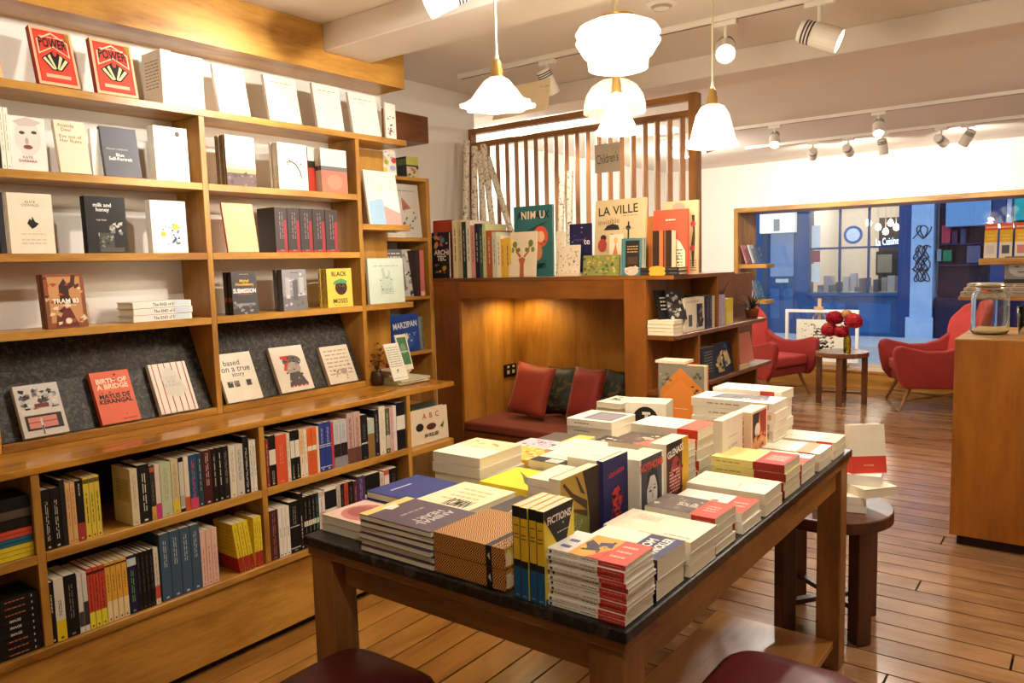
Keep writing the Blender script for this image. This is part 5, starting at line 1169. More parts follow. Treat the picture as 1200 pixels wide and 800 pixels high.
stand(-.930, 1.908, 2.050, .192, .050, '#f0e6d0', 'dark red and ochre paperback with bold white name', front=[('r', 0, 0, .7, 1, '#5a1f1c'), ('r', .7, 0, 1, 1, '#d8a828'), ('p', [(.1, .9), (.1, 1), (.6, 1), (.55, .8), (.2, .6)], '#1e1614'), ('t', 'GLENASS', .40, .85, .11, '#f4ecdc', 6, .72, .03), ('c', .4, .5, .24, .28, '#a83a34'), ('l', .12, .25, .6, .6, 7, '#e8c8b8'), ('d', .1, .05, .7, .75, 14, .07, ['#7a2a26', '#c85a48', '#3a1614'])])
stand(-.905, 2.245, 2.415, .200, .030, '#f4ead6', 'ivory paperback with a round engraving standing upright', front=[('t', 'La Femme', .5, .55, .06, '#a89c88', 4, .6, 0), ('l', .3, .68, .75, .72, 1, '#b8ac98'), ('l', .3, .44, .75, .47, 1, '#c8bca8'), ('c', .3, .2, .2, .16, '#6a6660'), ('c', .3, .2, .12, .1, '#a8a49a'), ('c', .72, .2, .14, .11, '#3a3834'), ('c', .72, .2, .08, .06, '#c8c4b8')])
stand(-.885, 2.435, 2.590, .195, .055, '#f0dcb8', 'ivory paperback with an orange floral figure standing upright', front=[('r', .08, .04, .92, .96, '#e0a060'), ('p', [(.1, .5), (.1, .96), (.5, .96), (.4, .6)], '#3a2420'), ('p', [(.5, .96), (.92, .96), (.92, .45), (.6, .55)], '#a83424'), ('c', .38, .66, .16, .12, '#f0dcc0'), ('d', .1, .05, .9, .6, 26, .08, ['#d87a40', '#e8b878', '#b85028', '#f0c890']), ('p', [(.1, .1), (.5, .18), (.9, .06), (.9, .03), (.1, .03)], '#2a1a14')], spine=[('l', .3, .3, .7, .9, 1, '#b89060', True)])

# stacks in the second row
FS(-1.005, 1.655, .215, .16, 5, .0225, 180, '#f2e8d2', 'thick ivory paperback behind the portrait covers', front=[('l', .55, .2, .65, .6, 1, '#b8a890', True)])
FS(-1.000, 1.84, .215, .17, 6, .0215, 180, '#f4ead2', 'cream paperback in the tall stack behind the bold white name', front=[('l', .25, .4, .35, .8, 1, '#b8a88c', True), ('l', .6, .4, .68, .7, 1, '#c8b89c', True)])
FS(-.985, 2.07, .225, .155, 6, .0215, 180, '#efe6d6', 'dark sketch cover with red corner', front=[('r', 0, .42, 1, 1, '#57493f'), ('r', 0, 0, 1, .42, '#e06a54'), ('p', [(0, .42), (0, .62), (.9, .42)], '#e06a54'), ('d', .1, .5, .9, .95, 14, .08, ['#d8ccb8', '#e8dcc8', '#8a7868']), ('l', .3, .08, .7, .34, 3, '#f0b8a8', True)], covers=['#efe6d6', '#f2e6d0', '#eee2ca'])
FS(-.985, 2.24, .235, .150, 5, .031, 180, '#f6eeda', 'ivory paperback with glossy red end band', front=[('l', .5, .5, .58, .9, 1, '#b8ac90', True), ('r', 0, 0, 1, .30, '#e0604a')], spine=[('r', 0, 0, 1, .30, '#d84a34')])
FS(-.868, 2.610, .30, .145, 6, .0315, 180, '#f2e8d4', 'white photo paperback in the tall far stack', front=[('p', [(.3, .12), (1, .2), (.9, .75), (.2, .8)], '#6a6468'), ('d', .3, .2, .9, .75, 22, .09, ['#8a848a', '#4a464a', '#c8c0c0', '#5a5658']), ('l', .1, .3, .2, .8, 1, '#b0a490', True)], spine=[('r', .2, .05, .8, .25, '#d8a878'), ('l', .3, .4, .7, .8, 1, '#a89c88', True)])
FS(-.895, 2.765, .26, .135, 6, .034, 180, '#f4e6d2', 'ivory paperback with coral corner at the far end', front=[('r', 0, 0, 1, .3, '#e8a890')], spine=[('r', 0, .1, 1, .3, '#c84a3a')])
# stacks on the bookcase side
FS(-1.195, 1.246, .245, .165, 6, .0138, 0, '#5a4a54', 'plum grey paperback with upside-down white lettering', front=[('r', 0, .12, 1, 1, '#5a4a54'), ('r', 0, 0, 1, .12, '#e8c878'), ('t', 'ANIMAL\nHEART', .5, .70, .105, '#c8bcb8', 0, .8, .02), ('l', .25, .38, .75, .46, 1, '#a898a0'), ('p', [(.35, .06), (.65, .08), (.6, .2), (.42, .18)], '#e8e0d0')])
FS(-1.452, 1.285, .185, .150, 2, .021, 0, '#e9dcc6', 'pale paperback with a rosy curled cover', front=[('r', .0, .0, 1, 1, '#d8b8a8'), ('c', .5, .5, .42, .4, '#b87068'), ('c', .5, .45, .26, .28, '#9a5450')])
FS(-1.468, 1.455, .178, .205, 3, .0195, 90, '#333a78', 'dark blue paperback with a thin white line', front=[('r', 0, 0, 1, 1, '#333a78'), ('r', .3, .2, .34, .6, '#c8cce0')])
FS(-1.272, 1.475, .19, .20, 3, .0205, 180, '#efe2b8', 'pale yellow paperback with faint capital lettering', front=[('l', .2, .2, .8, .75, 4, '#c8b890', True), ('t', 'ROMAN', .18, .35, .3, '#3a3430', -90, .4, .02)])
FS(-1.45, 1.73, .19, .215, 4, .029, 90, '#f0e4ce', 'thick white paperback with a warm orange sky', front=[('r', .0, .5, 1, 1, '#efc9a0'), ('d', .1, .55, .9, .95, 14, .07, ['#e8a870', '#f0d8b0', '#d89878'])], jit=.006)
FS(-.985, 1.246, .205, .20, 2, .046, 180, WOVEN, 'woven black and amber patterned hardback with dark band', hard=True, name='hardback_book', jit=.001, sep=.002, front=[('r', .0, .17, 1, .25, '#1e1712')] + 0 *  [('p', [(i / 22, .26 + j * .09), ((i + .5) / 22, .305 + j * .09), ((i + 1) / 22, .26 + j * .09), ((i + 1) / 22, .275 + j * .09), ((i + .5) / 22, .32 + j * .09), (i / 22, .275 + j * .09)], '#2a1a0c') for i in range(22) for j in range(8)] + [('p', [(i / 22, .0 + j * .05), ((i + .5) / 22, .02 + j * .05), ((i + 1) / 22, .0 + j * .05), ((i + 1) / 22, .015 + j * .05), ((i + .5) / 22, .035 + j * .05), (i / 22, .015 + j * .05)], '#2a1a0c') for i in range(22) for j in range(3)],
   spine=0 * [('p', [(.02 + j * .12, i / 40), (.08 + j * .12, (i + .5) / 40), (.02 + j * .12, (i + 1) / 40), (.06 + j * .12, (i + 1) / 40), (.12 + j * .12, (i + .5) / 40), (.06 + j * .12, i / 40)], '#2a1a0c') for i in range(40) for j in range(8)] + [('r', 0, .17, 1, .25, '#14100c'), ('p', [(.3, .19), (.7, .2), (.5, .23)], '#c8bca8')])
FS(-1.045, 1.475, .205, .185, 1, .020, 180, '#e8e0d0', 'white paperback with printed spine at the foot of the dark photo stack', z=TABLE_Z, spine=[('t', 'LA PASSION', .45, .3, .45, '#3a3430', -90, .4, .02), ('l', .3, .7, .7, .85, 1, '#8a8478', True)])
FS(-1.04, 1.475, .21, .185, 1, .018, 180, '#efe8da', 'white paperback in the middle of the dark photo stack', z=TABLE_Z + .0206, spine=[('l', .35, .25, .65, .32, 1, '#5a544c', True)])
FS(-1.035, 1.475, .22, .19, 1, .020, 180, '#e4dccc', 'dark photo paperback with a warm table scene', z=TABLE_Z + .0395, front=[('r', 0, .45, 1, 1, '#4a4242'), ('r', 0, 0, 1, .45, '#c8946a'), ('p', [(0, .45), (.6, .6), (1, .45)], '#c8946a'), ('d', .1, .15, .9, .75, 22, .08, ['#e8c898', '#a86a4a', '#d8b080', '#6a4a3a'])])
FS(-1.235, 1.70, .19, .185, 3, .021, 180, '#f0d438', 'bright yellow paperback with a diving bird', front=[('p', [(.15, .15), (.5, .4), (.85, .85), (.6, .6), (.3, .35)], '#6a6448'), ('p', [(.3, .2), (.6, .35), (.5, .5)], '#4a4838')], covers=['#e8dcb0', '#efd030', '#f0d438'])
FS(-1.40, 1.96, .19, .155, 3, .0215, 180, '#e8b848', 'orange and red illustrated paperback', front=[('r', 0, 0, 1, 1, '#e8a84a'), ('d', .05, .05, .95, .95, 40, .09, ['#d8603a', '#f0d080', '#c84a30', '#f4e0a0']), ('p', [(0, .7), (.5, .9), (0, 1)], '#d0584a')], covers=['#ecd8b0', '#efe0c0', '#e8b848'])
FS(-1.235, 1.90, .155, .155, 4, .0215, 180, '#efe4d0', 'white paperback with a black lettered edge', front=[('r', .0, .0, .35, 1, '#2a2624'), ('l', .05, .05, .3, .95, 1, '#e8e0d0'), ('l', .5, .3, .6, .8, 1, '#b0a490', True)])
FS(-1.45, 2.125, .19, .13, 3, .0195, 180, '#c8b8c0', 'lilac photo paperback on the bookcase side', front=[('d', .05, .05, .95, .95, 40, .09, ['#a898a8', '#8a7a88', '#e0d8dc', '#5a5058'])])
FS(-1.24, 2.065, .20, .185, 3, .027, 180, '#f2e8ce', 'ivory map-like paperback with a red oval', front=[('d', .1, .1, .9, .95, 60, .02, ['#b8ac90', '#d8c8a8', '#8a806c']), ('c', .45, .35, .12, .07, '#b85a3c')])
FS(-1.215, 2.27, .23, .19, 2, .025, 180, '#3e322c', 'black paperback with white cut-out letters', front=[('l', .1, .1, .9, .9, 4, '#e0d6c4', True)], covers=['#e8dcc4', '#3e322c'])
FS(-1.47, 2.26, .175, .165, 2, .024, 180, '#e8c860', 'ochre and charcoal picture paperback', front=[('r', 0, .4, 1, 1, '#5a5048'), ('r', 0, 0, 1, .4, '#e8c860')])
FS(-1.44, 2.50, .20, .19, 3, .030, 180, '#f0e8da', 'thick white paperback with a grey photograph', front=[('r', .12, .08, .88, .72, '#77727a'), ('r', .2, .15, .8, .6, '#8a858c')], spine=[('l', .35, .5, .65, .85, 1, '#6a645c', True)])
FS(-1.235, 2.48, .20, .16, 1, .027, 180, '#f2e6d2', 'ivory paperback between the photograph and the round emblem', front=[('l', .3, .3, .4, .8, 1, '#b8ac94', True)])
FS(-1.535, 2.735, .115, .165, 5, .0225, 90, '#efe4d0', 'white paperback in the stack beside the round emblem', front=[('d', .1, .3, .9, .9, 20, .1, ['#6a625a', '#a89c8c', '#4a4440'])])
zb = TABLE_Z + .0005
em = on_z(722, 507, TABLE_Z)
book(frame((-1.495, 2.70, zb), Vector((.97, .243, 0)).normalized(), Vector((-.243, .97, 0)).normalized(), (0, 0, 1)), .165, .135, .13, '#f4ecda', 'thick white boxed set with a black round emblem', front=[('c', .5, .48, .32, .42, '#1e1a18'), ('c', .52, .34, .25, .13, '#e8e0d0'), ('c', .52, .28, .22, .08, '#2a2624'), ('r', .42, .66, .62, .74, '#e8e0d0'), ('r', .48, .5, .56, .68, '#d8d0c0')], name='boxed_set', cat='book')
# books on the round stool
ZS = .5005
FS(-.70, 3.105, .20, .15, 2, .030, 180, '#f2ead8', 'thick white paperback at the bottom of the stool pile', z=ZS, rot=14)
FS(-.615, 3.16, .20, .15, 1, .036, 0, '#e8dac0', 'cream paperback with a dark picture jutting off the stool pile', z=ZS + .062, rot=-38, front=[('p', [(.25, .3), (.7, .4), (.6, .75), (.3, .65)], '#5a4a40')])
FS(-.655, 3.17, .205, .16, 1, .040, 180, '#f4ece0', 'white paperback with a red patch on top of the stool pile', z=ZS + .099, rot=8, front=[('r', .1, .35, .6, .9, '#d8503a'), ('l', .15, .1, .9, .3, 2, '#8a8478', True)])
M = Matrix.Translation(Vector((-.745, 3.165, ZS + .1405))) @ Matrix.Rotation(R(38), 4, 'Z') @ Matrix.Rotation(R(-9), 4, 'X')
book(M, .138, .195, .045, '#e9dcc2', 'cream paperback with red foot band standing on the stool pile', front=[('r', 0, .02, 1, .36, '#d0402e'), ('l', .35, .14, .65, .22, 1, '#e89a80')], spine=[('r', 0, .02, 1, .36, '#d0402e')], back=[('r', 0, .02, 1, .36, '#d0402e')])
# ---------------------------------------------------------------- books on top of the nook
def on_nook(bl, br, tl, label, cover, Y=YN + .03, **k): return face_out(bl, br, tl, 'y', Y, NT + .0005, label, cover, **k)
PB = dict(name='picture_book', hard=True)
on_nook(507, 527, (505, 273), 'black architecture book with rainbow lettering on the nook top', '#1e1c22', t=.018, front=[('t', 'ARCHI\nTEC', .55, .5, .12, '#e8e0d0', 0, .85, .03), ('d', .1, .6, .95, .98, 12, .15, ['#8a4a8a', '#e88a40', '#4a8a8a', '#c8c0b0', '#d84a60']), ('d', .2, .1, .8, .35, 8, .12, ['#4a8a40', '#c83a3a', '#e8c040'])], **PB)
on_nook(509, 531, (507, 259), 'tall brick red book behind the architecture book', '#b84a36', Y=YN + .06, t=.024, **PB)
# spine-out row facing the room
items = [(531, 537, 258, '#e8d8a8'), (537, 542, 259, '#c8b890'), (542, 547, 260, '#2a3a34'), (547, 552, 258, '#e8e0d0'), (552, 557, 264, '#d89a8a'), (557, 562, 262, '#20243a'), (562, 566, 266, '#3a5a4a'), (566, 570, 262, '#c8cc98'), (570, 577, 270, '#b05a34'), (577, 582, 272, '#c8d0b8'), (582, 587, 276, '#ece4c8'), (587, 591, 280, '#e8b038'), (591, 599, 279, '#e0b848')]
for i, (a, b, top, c) in enumerate(items):
    Yp = YN + .035
    x0, x1 = x_at(a, Yp, NT + .1), x_at(b, Yp, NT + .1)
    h = on_y((a + b) / 2, top, Yp).z - NT
    M = Matrix.Translation(Vector((x1, Yp, NT + .0005))) @ Matrix.Rotation(R(90), 4, 'Z')
    book(M, .19, h, x1 - x0 - .001, c, '%s picture book spine out on the nook, %s from the red one' % (colour_word(c), ORD[i]), group='picture books standing on the nook top', spine=[('l', .3, .3, .7, .85, 1, '#6a5a48' if sum(lin(c)[:3]) > .8 else '#c8c0b0', True)], **PB)
flat_n = [(562, 606, 262, '#6a8a8a'), ]
on_nook(603, 648, (602, 243), 'teal picture book with a lion and pale animal lettering', '#2e6a6c', Y=YN + .075, t=.014, front=[*[('t', ch, .15 + .118 * k_, .87, .11, '#0a1618' if ch in 'AX' else '#ecd4b4', 0, .13, .02) for k_, ch in enumerate('ANIMAUX')], ('p', [(.2, .62), (.6, .72), (.9, .78), (.6, .66), (.3, .55)], '#1a4a48'), ('c', .70, .56, .19, .15, '#d8543a'), ('c', .70, .56, .1, .08, '#f0c090'), ('c', .62, .35, .12, .12, '#d88a5a'), ('p', [(.55, .1), (.85, .14), (.8, .2), (.6, .18)], '#10302c'), ('d', .05, .05, .95, .5, 14, .05, ['#1e5450', '#3a7a78', '#c86a4a'])], **PB)
on_nook(596, 627, (599, 273), 'cream picture book with a flowering stag', '#e4d4b8', Y=YN + .028, t=.012, lean=6, front=[('p', [(.42, .0), (.42, .28), (.35, .4), (.5, .44), (.62, .4), (.56, .28), (.58, .0)], '#b0603c'), ('p', [(.4, .42), (.25, .55), (.2, .75), (.24, .75), (.3, .58), (.46, .46)], '#b0603c'), ('p', [(.58, .42), (.75, .55), (.8, .78), (.76, .78), (.7, .58), (.54, .46)], '#b0603c'), ('c', .2, .72, .09, .07, '#6a7a3a'), ('c', .8, .74, .09, .08, '#6a7a3a'), ('c', .12, .6, .08, .06, '#7a8a44'), ('c', .88, .6, .07, .06, '#7a8a44'), ('c', .35, .6, .07, .05, '#6a7a3a'), ('c', .66, .6, .07, .05, '#6a7a3a')], **PB)
for k, (bl, br, tl, lab) in enumerate(((651, 658, (660, 275), 'tall narrow cream patterned box leaning by the teal picture book'),)):
    on_nook(bl, br, tl, lab, '#e8dcc0', Y=YN + .05, t=.03, lean=4, front=[('d', .1, .05, .9, .95, 14, .2, ['#a89878', '#c8b898'])], name='card_box', cat='box')
on_nook(654, 678, (655, 279), 'cream picture book dotted with tiny red and green motifs', '#eadcc2', Y=YN + .035, t=.012, lean=6, h=.16, front=[('d', .05, .03, .95, .97, 60, .035, ['#b84a3a', '#4a6a44', '#3a4a6a', '#c88a40', '#3a2a24'])], **PB)
flat_stack(x_at(680, YN + .03, NT), YN + .02, .125, .16, 1, .018, 180, '#ead8b8', 'cream patterned book lying flat under the dotted picture book', z=NT + .0005, jit=0, spine=[('d', .1, .02, .9, .98, 40, .06, ['#b84a3a', '#8a6a44'])], name='picture_book', hard=True)
on_nook(668, 693, (664, 263), 'midnight blue picture book with small pink stars', '#1c1c48', Y=YN + .085, t=.012, front=[('t', 'te', .8, .65, .1, '#e8e4ec', 0, .4, .01), ('d', .1, .6, .95, .95, 10, .05, ['#b86a8a', '#6a4a8a', '#d8a0b0']), ('r', .2, .68, .7, .71, '#3a3a6a')], **PB)
on_nook(696, 755, (698, 236), 'tall buff picture book with street scene and thin capitals', '#d2bc92', Y=YN + .11, t=.016, front=[('t', 'LA VILLE', .46, .86, .115, '#2a2620', 3, .78, .01), ('l', .55, .77, .85, .79, 1, '#7a6a50'), ('t', 'invisible', .28, .715, .075, '#8a5a44', 5, .42, 0), ('p', [(.18, .6), (.25, .66), (.36, .68), (.47, .66), (.5, .6)], '#2a2624'), ('r', .66, .48, .69, .7, '#2a2a2e'), ('p', [(.55, .48), (.8, .48), (.74, .45), (.6, .45)], '#2a2a2e'), ('c', .67, .62, .05, .03, '#2a2a2e'), ('c', .18, .5, .06, .04, '#3a2420'), ('c', .16, .4, .09, .09, '#b84a40'), ('c', .35, .52, .05, .03, '#3a2420'), ('r', .1, .1, .24, .2, '#3a3a30'), ('l', .55, .6, .78, .62, 1, '#8a7a60')], **PB)
on_nook(713, 728, (711, 275), 'small cream book with an orange fox standing before the street scene', '#ecdcc0', Y=YN + .07, t=.012, lean=5, front=[('p', [(.3, 0), (.3, .5), (.5, .8), (.7, .5), (.75, 0)], '#c8824a'), ('c', .5, .85, .15, .08, '#e0b080')], **PB)
on_nook(683, 725, (681, 300), 'wide green meadow picture book in front', '#8a8c4a', Y=YN + .028, t=.012, lean=5, front=[('d', .02, .05, .98, .95, 60, .045, ['#5a6a34', '#b0a850', '#c8c070', '#6a5a30', '#d89a50', '#3a5a3a'])], **PB)
on_nook(728, 752, (729, 280), 'teal notebook with a dark shelf picture in front', '#4a7c82', Y=YN + .024, t=.010, n=4, lean=3, front=[('r', .2, .22, .88, .94, '#241c18'), ('l', .28, .6, .8, .82, 3, '#c8a070'), ('r', .3, .3, .8, .5, '#4a3424'), ('c', .5, .12, .34, .12, '#e0b8a4'), ('d', .2, .05, .85, .25, 8, .08, ['#c89a8a', '#e8c8b8'])], kind='set', name='picture_book')
YR = YN + .05
on_nook(757, 784, (757, 254), 'orange picture book half hidden behind the scarlet house book', '#c87a3c', Y=YN + .14, t=.012, front=[('l', .4, .5, .6, .8, 4, '#e8d8b8'), ('d', .4, .85, .9, .95, 8, .06, ['#3a2a1c', '#e8d0a0'])], **PB)
on_nook(766, 806, (764, 247), 'scarlet picture book with a white house and small title', '#d84e36', Y=YN + .10, t=.014, front=[('l', .36, .82, .64, .87, 1, '#f0d8c0'), ('p', [(.3, .1), (.3, .5), (.5, .62), (.78, .5), (.92, .36), (.92, .1)], '#e8d8b8'), ('p', [(.42, .58), (.5, .66), (.6, .58)], '#2a1c18'), ('d', .4, .1, .85, .4, 26, .025, ['#2a2420', '#5a4a3c']), ('l', .45, .12, .85, .4, 6, '#4a3c30')], **PB)
on_nook(777, 818, (776, 237), 'tall beige picture book with a rose vine behind the scarlet one', '#c8ac86', Y=YN + .16, t=.014, front=[('c', .45, .92, .18, .06, '#a8907a'), ('p', [(.84, .1), (.8, .4), (.86, .6), (.82, .8), (.9, .8), (.92, .5), (.88, .1)], '#3a3020'), ('c', .86, .68, .07, .04, '#a83a44'), ('c', .84, .35, .07, .04, '#a83a44'), ('l', .78, .04, .96, .2, 5, '#3a3020')], **PB)
on_nook(765, 787, (766, 280), 'black and copper striped tin-like book on the stepped shelf', '#2c1c14', Y=YN + .035, t=.05, lean=1, front=[('r', .35, 0, .55, 1, '#b0683c'), ('r', .6, 0, .7, 1, '#7a4628')], name='picture_book')
flat_stack(x_at(798, YN + .03, NT), YN + .008, .20, .10, 2, .017, 180, '#2a2624', 'dark book with a yellow ribbon at the stepped shelf corner', z=NT + .0005, jit=.001, front=[('r', 0, 0, 1, 1, '#d8b878')], spine=[('c', .5, .55, .9, .22, '#e8a838'), ('l', .2, .05, .8, .25, 1, '#6a625a', True)], name='picture_book', hard=True)
for o in [o for o in COL.objects if o.name.startswith('picture_book') and 'tin-like' in o.get('label', '')]: o.location.z += .0365

# ---------------------------------------------------------------- stepped bookshelf contents
Yp = YN + .01
flat_stack(XR - .004, YN + .004, .135, .10, 4, .0165, 90, '#f0e4cc', 'thick white paperback with dark spine on the stepped shelf', z=Z2, jit=.001, spine=[('r', 0, 0, 1, 1, '#2e2e34')])
for i, (x0, lab, c) in enumerate(((-1.675, 'black book leaning against the white block on the stepped shelf', '#181518'), (-1.635, 'black and white photo book leaning on the stepped shelf', '#2a282a'))):
    M = Matrix.Translation(Vector((x0, YN + .05 + .03 * i, Z2 + .0685))) @ Matrix.Rotation(R(60), 4, 'Z') @ Matrix.Rotation(R(-16), 4, 'X')
    book(M, .10, .15, .011, c, lab, front=[('d', .05, .05, .95, .95, 30, .12, ['#8a8680', '#c8c4bc', '#3a3836'])] if i else [('l', .2, .3, .8, .8, 4, '#d8d0c0')])
def on_side(bl, br, tl, z, label, cover, X=XR - .02, **k): return face_out(bl, br, tl, 'x', X, z + .0005, label, cover, **k)
on_side(803, 830, (802, 350), Z2, 'cream paperback with two dark photo panels on the stepped shelf', '#efe4cc', n=3, t=.012, lean=1, front=[('r', .15, .15, .3, .5, '#5a5a68'), ('r', .5, .1, .75, .8, '#3c3a44'), ('d', .5, .1, .75, .75, 8, .06, ['#8a8890', '#20202a']), ('l', .1, .85, .6, .92, 2, '#9a8c78')])
spine_row(Z2 + .0005, XR, Z2 + .1, [(830, 834, .17, '#2c2c48', [], '#8a8aa8'), (834, 837, .17, '#3a3a58', [], '#a8a8c0'), (837, 840, .165, '#d8d0bc', [], None)], 'trio beside the photo panels on the stepped shelf', depth=.12)
spine_row(Z2 + .0005, XR, Z2 + .08, [(845, 848.5, .165, '#b8b0c8', [], None), (848.5, 852, .165, '#c8c0d4', [], '#8a809a'), (854, 861.5, .14, '#e8cc40', [(.0, .5, '#ecd878')], None)], 'trio beside the plant on the stepped shelf', depth=.045)
# third tier
on_side(823, 839, (821, 409), Z3, 'dark paperback with pale spine marks on the lower stepped shelf', '#2a2c38', n=3, t=.014, lean=2, front=[('l', .2, .2, .8, .9, 8, '#8a90a0')])
on_side(839, 860, (837, 404), Z3, 'navy book with golden figures leaning on the lower stepped shelf', '#1a2440', t=.012, lean=8, front=[('p', [(.2, .1), (.15, .5), (.4, .7), (.5, .1)], '#c8b078'), ('p', [(.6, .2), (.55, .6), (.75, .75), (.9, .3)], '#d8c08c'), ('d', .1, .05, .9, .95, 16, .07, ['#4a6aa0', '#e8d8a8', '#2a3a60'])])
on_side(868, 884, (867, 392), Z3 + .025, 'coral booklet leaning at the end of the lower stepped shelf', '#d8806a', t=.008, lean=10)
flat_stack(XR - .005, y_at(868, XR, Z3), .12, .14, 2, .0115, 90, '#e0c068', 'ochre book lying flat at the end of the lower stepped shelf', z=Z3 + .0003, jit=.002)
on_side(787, 800, (784, 409), .80, 'small white book with a dark photograph in the shadowed lower shelf', '#d8ccb4', X=XR - .06, t=.02, lean=6, h=.13, front=[('d', .1, .1, .9, .9, 20, .12, ['#4a443e', '#8a8278', '#2a2624'])])
for o in list(COL.objects)[-5:]:
    if o.get('label', '').startswith('small white book with a dark'): o.location.z = .475
on_side(848, 866, (846, 441), .4725, 'black magazine with silver swirls on the bottom stepped shelf', '#1c1a1c', t=.012, lean=6, h=.24, name='magazine', cat='magazine', front=[('d', .05, .05, .95, .95, 30, .1, ['#8a857e', '#c8c2b8', '#4a4644'])])
# plinth of boxed goods before the stepped shelf
pl = thing('low_stand', 'dark low stand of stacked magazines behind the display table', 'stand', (-1.47, 3.16, 0))
MB().box((-1.64, 3.06, .001), (-1.33, 3.30, .70)).build('body', W_DARK_Z, pl, bevel=.003)
flat_stack(-1.335, 3.07, .30, .22, 6, .014, 180, '#4a3430', 'dark glossy magazine under the orange picture book', z=.7005, jit=.004, covers=['#4a3430', '#8a3a34', '#5a4a48', '#c8584a', '#3a3038', '#a85a4a'], name='magazine', cat='magazine')
yo = 3.11
zo = .7005 + 6 * .0145
h_ = on_y(772, 426, yo).z - zo
xa, xb = x_at(772, yo, zo), x_at(825, yo, zo)
book(frame((xa, yo, zo + .0005), (1, 0, 0), (0, 1, 0), (0, 0, 1)), xb - xa, h_, .05, '#d8823e', 'orange landscape picture book with grey village border', front=[('r', 0, 0, 1, 1, '#8a8474'), ('p', [(.03, 0), (.05, .55), (.3, .8), (.5, .95), (.7, .8), (.97, .6), (.97, 0)], '#dc8434'), ('p', [(.1, 0), (.1, .45), (.5, .75), (.9, .45), (.9, 0)], '#e48c3c'), ('l', .35, .22, .65, .26, 1, '#f0d8b0'), ('d', .7, .5, .98, .9, 10, .05, ['#5a5a4a', '#3a3a34']), ('d', .05, .6, .3, .95, 10, .05, ['#6a6a5a', '#a8a08a'])], name='picture_book', hard=True)
flat_stack(xa + .12, yo + .01, .14, .1, 1, .012, 180, '#e8dcc4', 'small cream booklet resting on the orange picture book', z=zo + h_ + .0008, jit=0)
# spiky house plants on the stepped shelf
def plant(c, n, L, label, col='#24381e', spread=.7):
    s = thing('house_plant', label, 'plant', c)
    MB().lathe([(0, 0), (.032, 0), (.042, .05), (.044, .055), (.038, .055), (.034, .045), (0, .045)], 18, c).build('pot', plain('#a85a3a', .6), s, smooth=True)
    rng = random.Random(label)
    for k in range(n):
        a = 2 * math.pi * k / n + rng.uniform(-.3, .3); el = rng.uniform(.35, 1.1) * spread
        d = Vector((math.cos(a), math.sin(a), 0)); t = Vector((-d.y, d.x, 0)); l = L * rng.uniform(.7, 1.1)
        vs = []
        for i in range(6):
            q = i / 5; p = Vector(c) + Vector((0, 0, .045)) + d * (l * math.sin(el) * q + .03 * q * q) + Vector((0, 0, l * math.cos(el) * q - l * .45 * q ** 3 * el))
            w = .007 * (1 - q) ** .7 + .0004
            vs += [Vector((max(XE + .006, v_.x), v_.y, max(v_.z, c[2] + .004))) for v_ in (p - t * w, p + Vector((0, 0, -.002)), p + t * w)]
        MB().add(vs, [(i * 3 + j, i * 3 + j + 1, i * 3 + j + 4, i * 3 + j + 3) for i in range(5) for j in range(2)]).build('leaf', plain(col, .45, vary=.3), s, smooth=True)
pp = Vector((XR - .07, y_at(884, XR - .07, Z2 + .03), Z2 + .0005))
plant((pp.x, min(pp.y, e2 - .05), pp.z), 22, .17, 'spiky dark green plant at the end of the middle stepped shelf', spread=1.1)
qp = Vector((XR - .08, y_at(850, XR - .08, Z2), Z2))
plant((XE + .047, e1 - .02, Z2 + .0005), 9, .22, 'tall thin-leaved aloe beside the yellow book', '#2e4630', .45)

# ---------------------------------------------------------------- window display shelves
XJ = WL + .0505
for i, (zc, lab) in enumerate(((1.425, 'upper wooden display ledge on the window jamb'), (.99, 'lower wooden display ledge on the window jamb'))):
    s = tag(MB().box((XJ, YW + .02, zc - .05), (XJ + .34, YW + .30, zc)).build('window_ledge', W_CASE_X, bevel=.002), lab, 'shelf', 'display ledges in the street window')
    for k, (c, nm) in enumerate((('#d88a8a' if i == 0 else '#c8d0e0', 'pink script' if i == 0 else 'pale blue'), ('#dfe3ec' if i == 0 else '#e8ecf0', 'white inky' if i == 0 else 'white lined'), ('#3a5a8a' if i == 0 else '#4a7090', 'deep blue' if i == 0 else 'steel blue'))):
        M = Matrix.Translation(Vector((XJ + .055 + .085 * k + .04, YW + .03, zc + .012))) @ Matrix.Rotation(R(-18), 4, 'Y') @ Matrix.Rotation(R(90), 4, 'Z')
        book(M, .17, .235, .012, c, '%s booklet leaning on the %s window ledge' % (nm, 'upper' if i == 0 else 'lower'), front=[('d', .1, .1, .9, .9, 20, .06, ['#ffffff', '#2a3048', '#b85a6a'] if i == 0 else ['#a8b8d0', '#ffffff'])], back=[('d', .1, .1, .9, .9, 20, .06, ['#ffffff', '#2a3048', '#c86a7a'])], name='booklet', cat='booklet')
